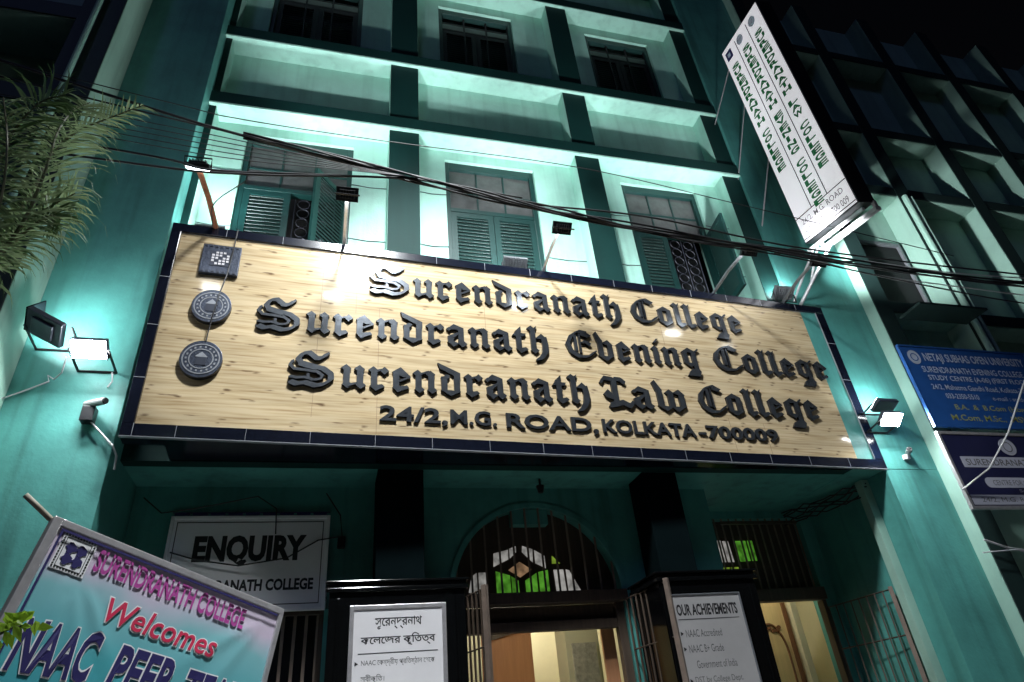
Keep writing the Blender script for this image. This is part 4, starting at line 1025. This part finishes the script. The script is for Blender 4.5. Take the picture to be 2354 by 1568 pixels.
F3 = [(-2.1, -3.1, 4.15), (-1.898, -3.1, 4.381), (-1.842, -3.1, 4.526), (-1.745, -3.1, 4.631), (-1.64, -3.1, 4.72)]
F4 = [(-2.2, -3.15, 4.0), (-1.936, -3.15, 4.144), (-1.812, -3.15, 4.384), (-1.721, -3.15, 4.497), (-1.63, -3.15, 4.46)]
F5 = [(-2.2, -3.3, 4.2), (-2.061, -3.3, 4.486), (-2.016, -3.3, 4.80), (-1.99, -3.3, 5.02), (-1.90, -3.3, 5.24), (-1.78, -3.3, 5.33)]
F6 = [(-2.2, -3.3, 3.95), (-1.959, -3.3, 4.039), (-1.906, -3.3, 4.27), (-1.918, -3.3, 4.572), (-1.977, -3.3, 4.893), (-2.089, -3.3, 5.231)]
frond(F1, .46, 70, M['leaf_lit'], .75, ybow=.05, wdt=.0055, curl=.8)
frond(F2, .27, 54, M['leaf_lit'], .25, ybow=.04, wdt=.0055, curl=.3)
frond(F3, .34, 40, M['leaf_lit'], .20, ybow=.03, wdt=.0055, curl=.9)
frond(F4, .32, 46, M['leaf'], 1.0, ybow=.03, wdt=.005, curl=.9)
frond(F5, .40, 60, M['leaf'], .6, ybow=.05, wdt=.0055)
frond(F6, .42, 52, M['leaf_lit'], 1.3, ybow=.05, wdt=.0055, curl=.6)

# bright sprig in front of the banner
SPg = empty('leafy_sprig', (-1.6, -3.6, 0), 'bright yellow green leafy sprig at the left edge before the banner', 'plant')
st = [(-1.6, -3.6, 0), (-1.5, -3.6, 1.2), (-1.25, -3.6, 1.98), (-1.12, -3.61, 2.13), (-1.03, -3.62, 2.15)]
MB().tube(catmull(st, 6), .008, 6, r1=.004).build('stem', M['rachis'], SPg)
mb = MB(); cp = catmull(st, 6)
for i in range(34):
    p = cp[-1-(i % 12)]+Vector((random.uniform(-.03, .03), random.uniform(-.03, .03), random.uniform(-.02, .02)))
    a = random.uniform(0, 6.28); d = Vector((math.cos(a), random.uniform(-.6, .6), math.sin(a)*.6)).normalized(); L_ = random.uniform(.045, .08)
    sdv = d.cross(Vector((random.uniform(-.5, .5), -1, random.uniform(-.5, .5)))).normalized()*L_*.26
    q0, q1, q2, q3 = p, p+d*L_*.45+sdv, p+d*L_+Vector((0, 0, -.015)), p+d*L_*.45-sdv
    c_ = p+d*L_*.5+Vector((0, 0, .008)); mb.quad(q0, q1, q2, c_); mb.quad(q0, c_, q2, q3)
mb.build('leaf', M['sprig'], SPg)

# ------------------------------------------------------------------ overhead cables
def cable(name, pts, r, label, m='cable', group=None, jit=0):
    pts = [(x, y+random.uniform(-jit, jit), z) for x, y, z in pts]
    return tag(MB().tube(catmull(pts, 8), r, 6).build(name, M[m], smooth=True), label, 'cable', group)
Bn = [(-6.0, -2.0, 8.1), (-2.139, -2.0, 6.98), (-1.023, -2.0, 6.694), (.47, -2.0, 6.418), (1.744, -2.0, 6.209), (3.021, -2.0, 6.064), (4.989, -2.0, 5.949), (7.868, -2.0, 5.852), (12, -2, 5.9)]
mb = MB()
base = catmull(Bn[2:], 10)
for k in range(5):
    ph = k*1.26; mb.tube([p+Vector((0, .03*math.cos(ph+i*.22), .026*math.sin(ph+i*.22)+(.02*math.sin(i*.13*k)))) for i, p in enumerate(base)], .0105, 6)
tag(mb.build('cable_bundle', M['cable'], smooth=True), 'thick twisted bundle of black cables sagging across the middle of the facade', 'cable')
cable('overhead_wire', Bn[:4], .014, 'black wire coming down over the left window into the cable bundle')
cable('overhead_wire', [(-5, -2, 7.6), (-1.767, -2.0, 7.024), (-1.051, -2.0, 6.916), (.296, -2.0, 6.881), (2.327, -2.0, 6.875), (4.216, -2.0, 6.619), (7, -2, 6.2)], .005, 'thin top wire passing above the middle window')
cable('overhead_wire', [(-5, -2, 7.4), (-1.821, -2.0, 6.826), (-.71, -2.0, 6.648), (.345, -2.0, 6.426), (1.641, -2.0, 6.313)], .008, 'thin wire crossing the top of the left window glass')
cable('overhead_wire', [(-5, -2, 6.5), (-1.893, -2.0, 6.301), (-1.249, -2.0, 6.201), (-.446, -2.0, 6.287), (.47, -2.0, 6.389)], .011, 'wire sagging just behind the rusty lamp arm')
cable('overhead_wire', [(-5, -2, 6.3), (-1.866, -2.0, 6.17), (-.96, -2.0, 6.197), (-.057, -2.0, 6.326), (.596, -2.0, 6.41)], .011, 'lowest wire crossing the louvres of the left window')
for k in range(5):
    z0 = 6.66-.07*k
    cable('service_wire', [(-4.5, -2.05, z0+.25), (-1.9, -2.05, z0), (-1.0, -2.05, z0-.10+.01*k), (-.15, -2.05, 6.43-.02*k), (.47, -2.02, 6.40)], .0045, 'one of the fine wires fanning out left of the cable bundle', group='fine wires fanning out to the left')
cable('overhead_wire', [(1.747, -2.0, 6.239), (3.055, -2.0, 6.25), (4.85, -2.0, 6.05), (7.938, -2.0, 6.02), (12, -2, 6.1)], .010, 'wire just above the cable bundle near the right window')
cable('overhead_wire', [(1.856, -2.0, 6.196), (3.293, -2.0, 5.985), (4.6, -2.0, 5.90), (6.2, -2.0, 5.70), (8, -2, 5.55), (12, -2, 5.5)], .009, 'wire leaving the bundle downwards at the right')
cable('overhead_wire', [(4.8, -1.98, 5.97), (5.6, -1.9, 6.06), (7.0, -1.9, 6.02), (9, -1.9, 6.1)], .007, 'pale thin wire behind the bundle under the vertical sign', 'greycable')
cable('overhead_wire', [(4.8, -1.98, 5.94), (5.8, -1.9, 5.86), (7.2, -1.9, 5.80), (9, -1.9, 5.75)], .007, 'pale thin wire running right below the vertical sign', 'greycable')
mb = MB()
for k in range(4): mb.tube(catmull([(4.5+random.uniform(-.1, .1), -1.98, 5.95+random.uniform(-.02, .02)), (4.75, -1.95, 6.06+random.uniform(-.05, .04)), (5.0, -1.95, 5.98+random.uniform(-.05, .05)), (5.25, -1.98, 5.92), (5.5, -2, 5.95)], 6), .010, 5)
tag(mb.build('cable_knot', M['cable'], smooth=True), 'knotted coil of black cable at the foot of the vertical sign', 'cable')
cable('tie_wire', [(-.95, -1.9, 6.22), (-1.35, -1.2, 6.55), (-1.42, -.8, 6.6)], .006, 'thin dark wire slanting from the wires to the rusty arm')
# ------------------------------------------------------------------ added street lamp, out of view, to light the lower front
sl = empty('added_street_lamp', (2.6, -8.6, 0), 'added tall grey street lamp out of view, lighting the lower front', 'added lamp')
MB().tube([(2.6, -8.6, -.15), (2.6, -8.6, 10.0)], .10, 12, r1=.06).build('pole', M['greymetal'], sl, smooth=True)
MB().tube([(2.6, -8.6, 9.95), (2.4, -8.0, 10.4), (1.6, -6.4, 10.6), (.6, -4.3, 10.5)], .035, 8).build('arm', M['greymetal'], sl, smooth=True)
aim = (Vector((2.7, 0, 2.6)) - Vector((.6, -4.2, 10.3))).normalized()
LPn = Plane((.6, -4.2, 10.3), (-1, 0, 0), aim.cross(Vector((-1, 0, 0))))
if LPn.n.dot(aim) < 0: LPn = Plane((.6, -4.2, 10.3), (1, 0, 0), aim.cross(Vector((1, 0, 0))))
mb = MB(); mb.slab(LPn, -.42, .42, -.22, .22, -.09, 0)
for a in ((-.42, -.40, -.22, .22), (.40, .42, -.22, .22), (-.40, .40, -.22, -.20), (-.40, .40, .20, .22)): mb.slab(LPn, *a, .001, .16)
mb.build('lamp_head', M['greymetal'], sl)
MB().slab(LPn, -.38, .38, -.18, .18, .001, .006).build('lens', M['ledfill'], sl)
sb = beam(sl, LPn.at(0, 0, .2), (2.7, 0, 2.6), 4300, 98)
sb.data.shadow_soft_size = .42
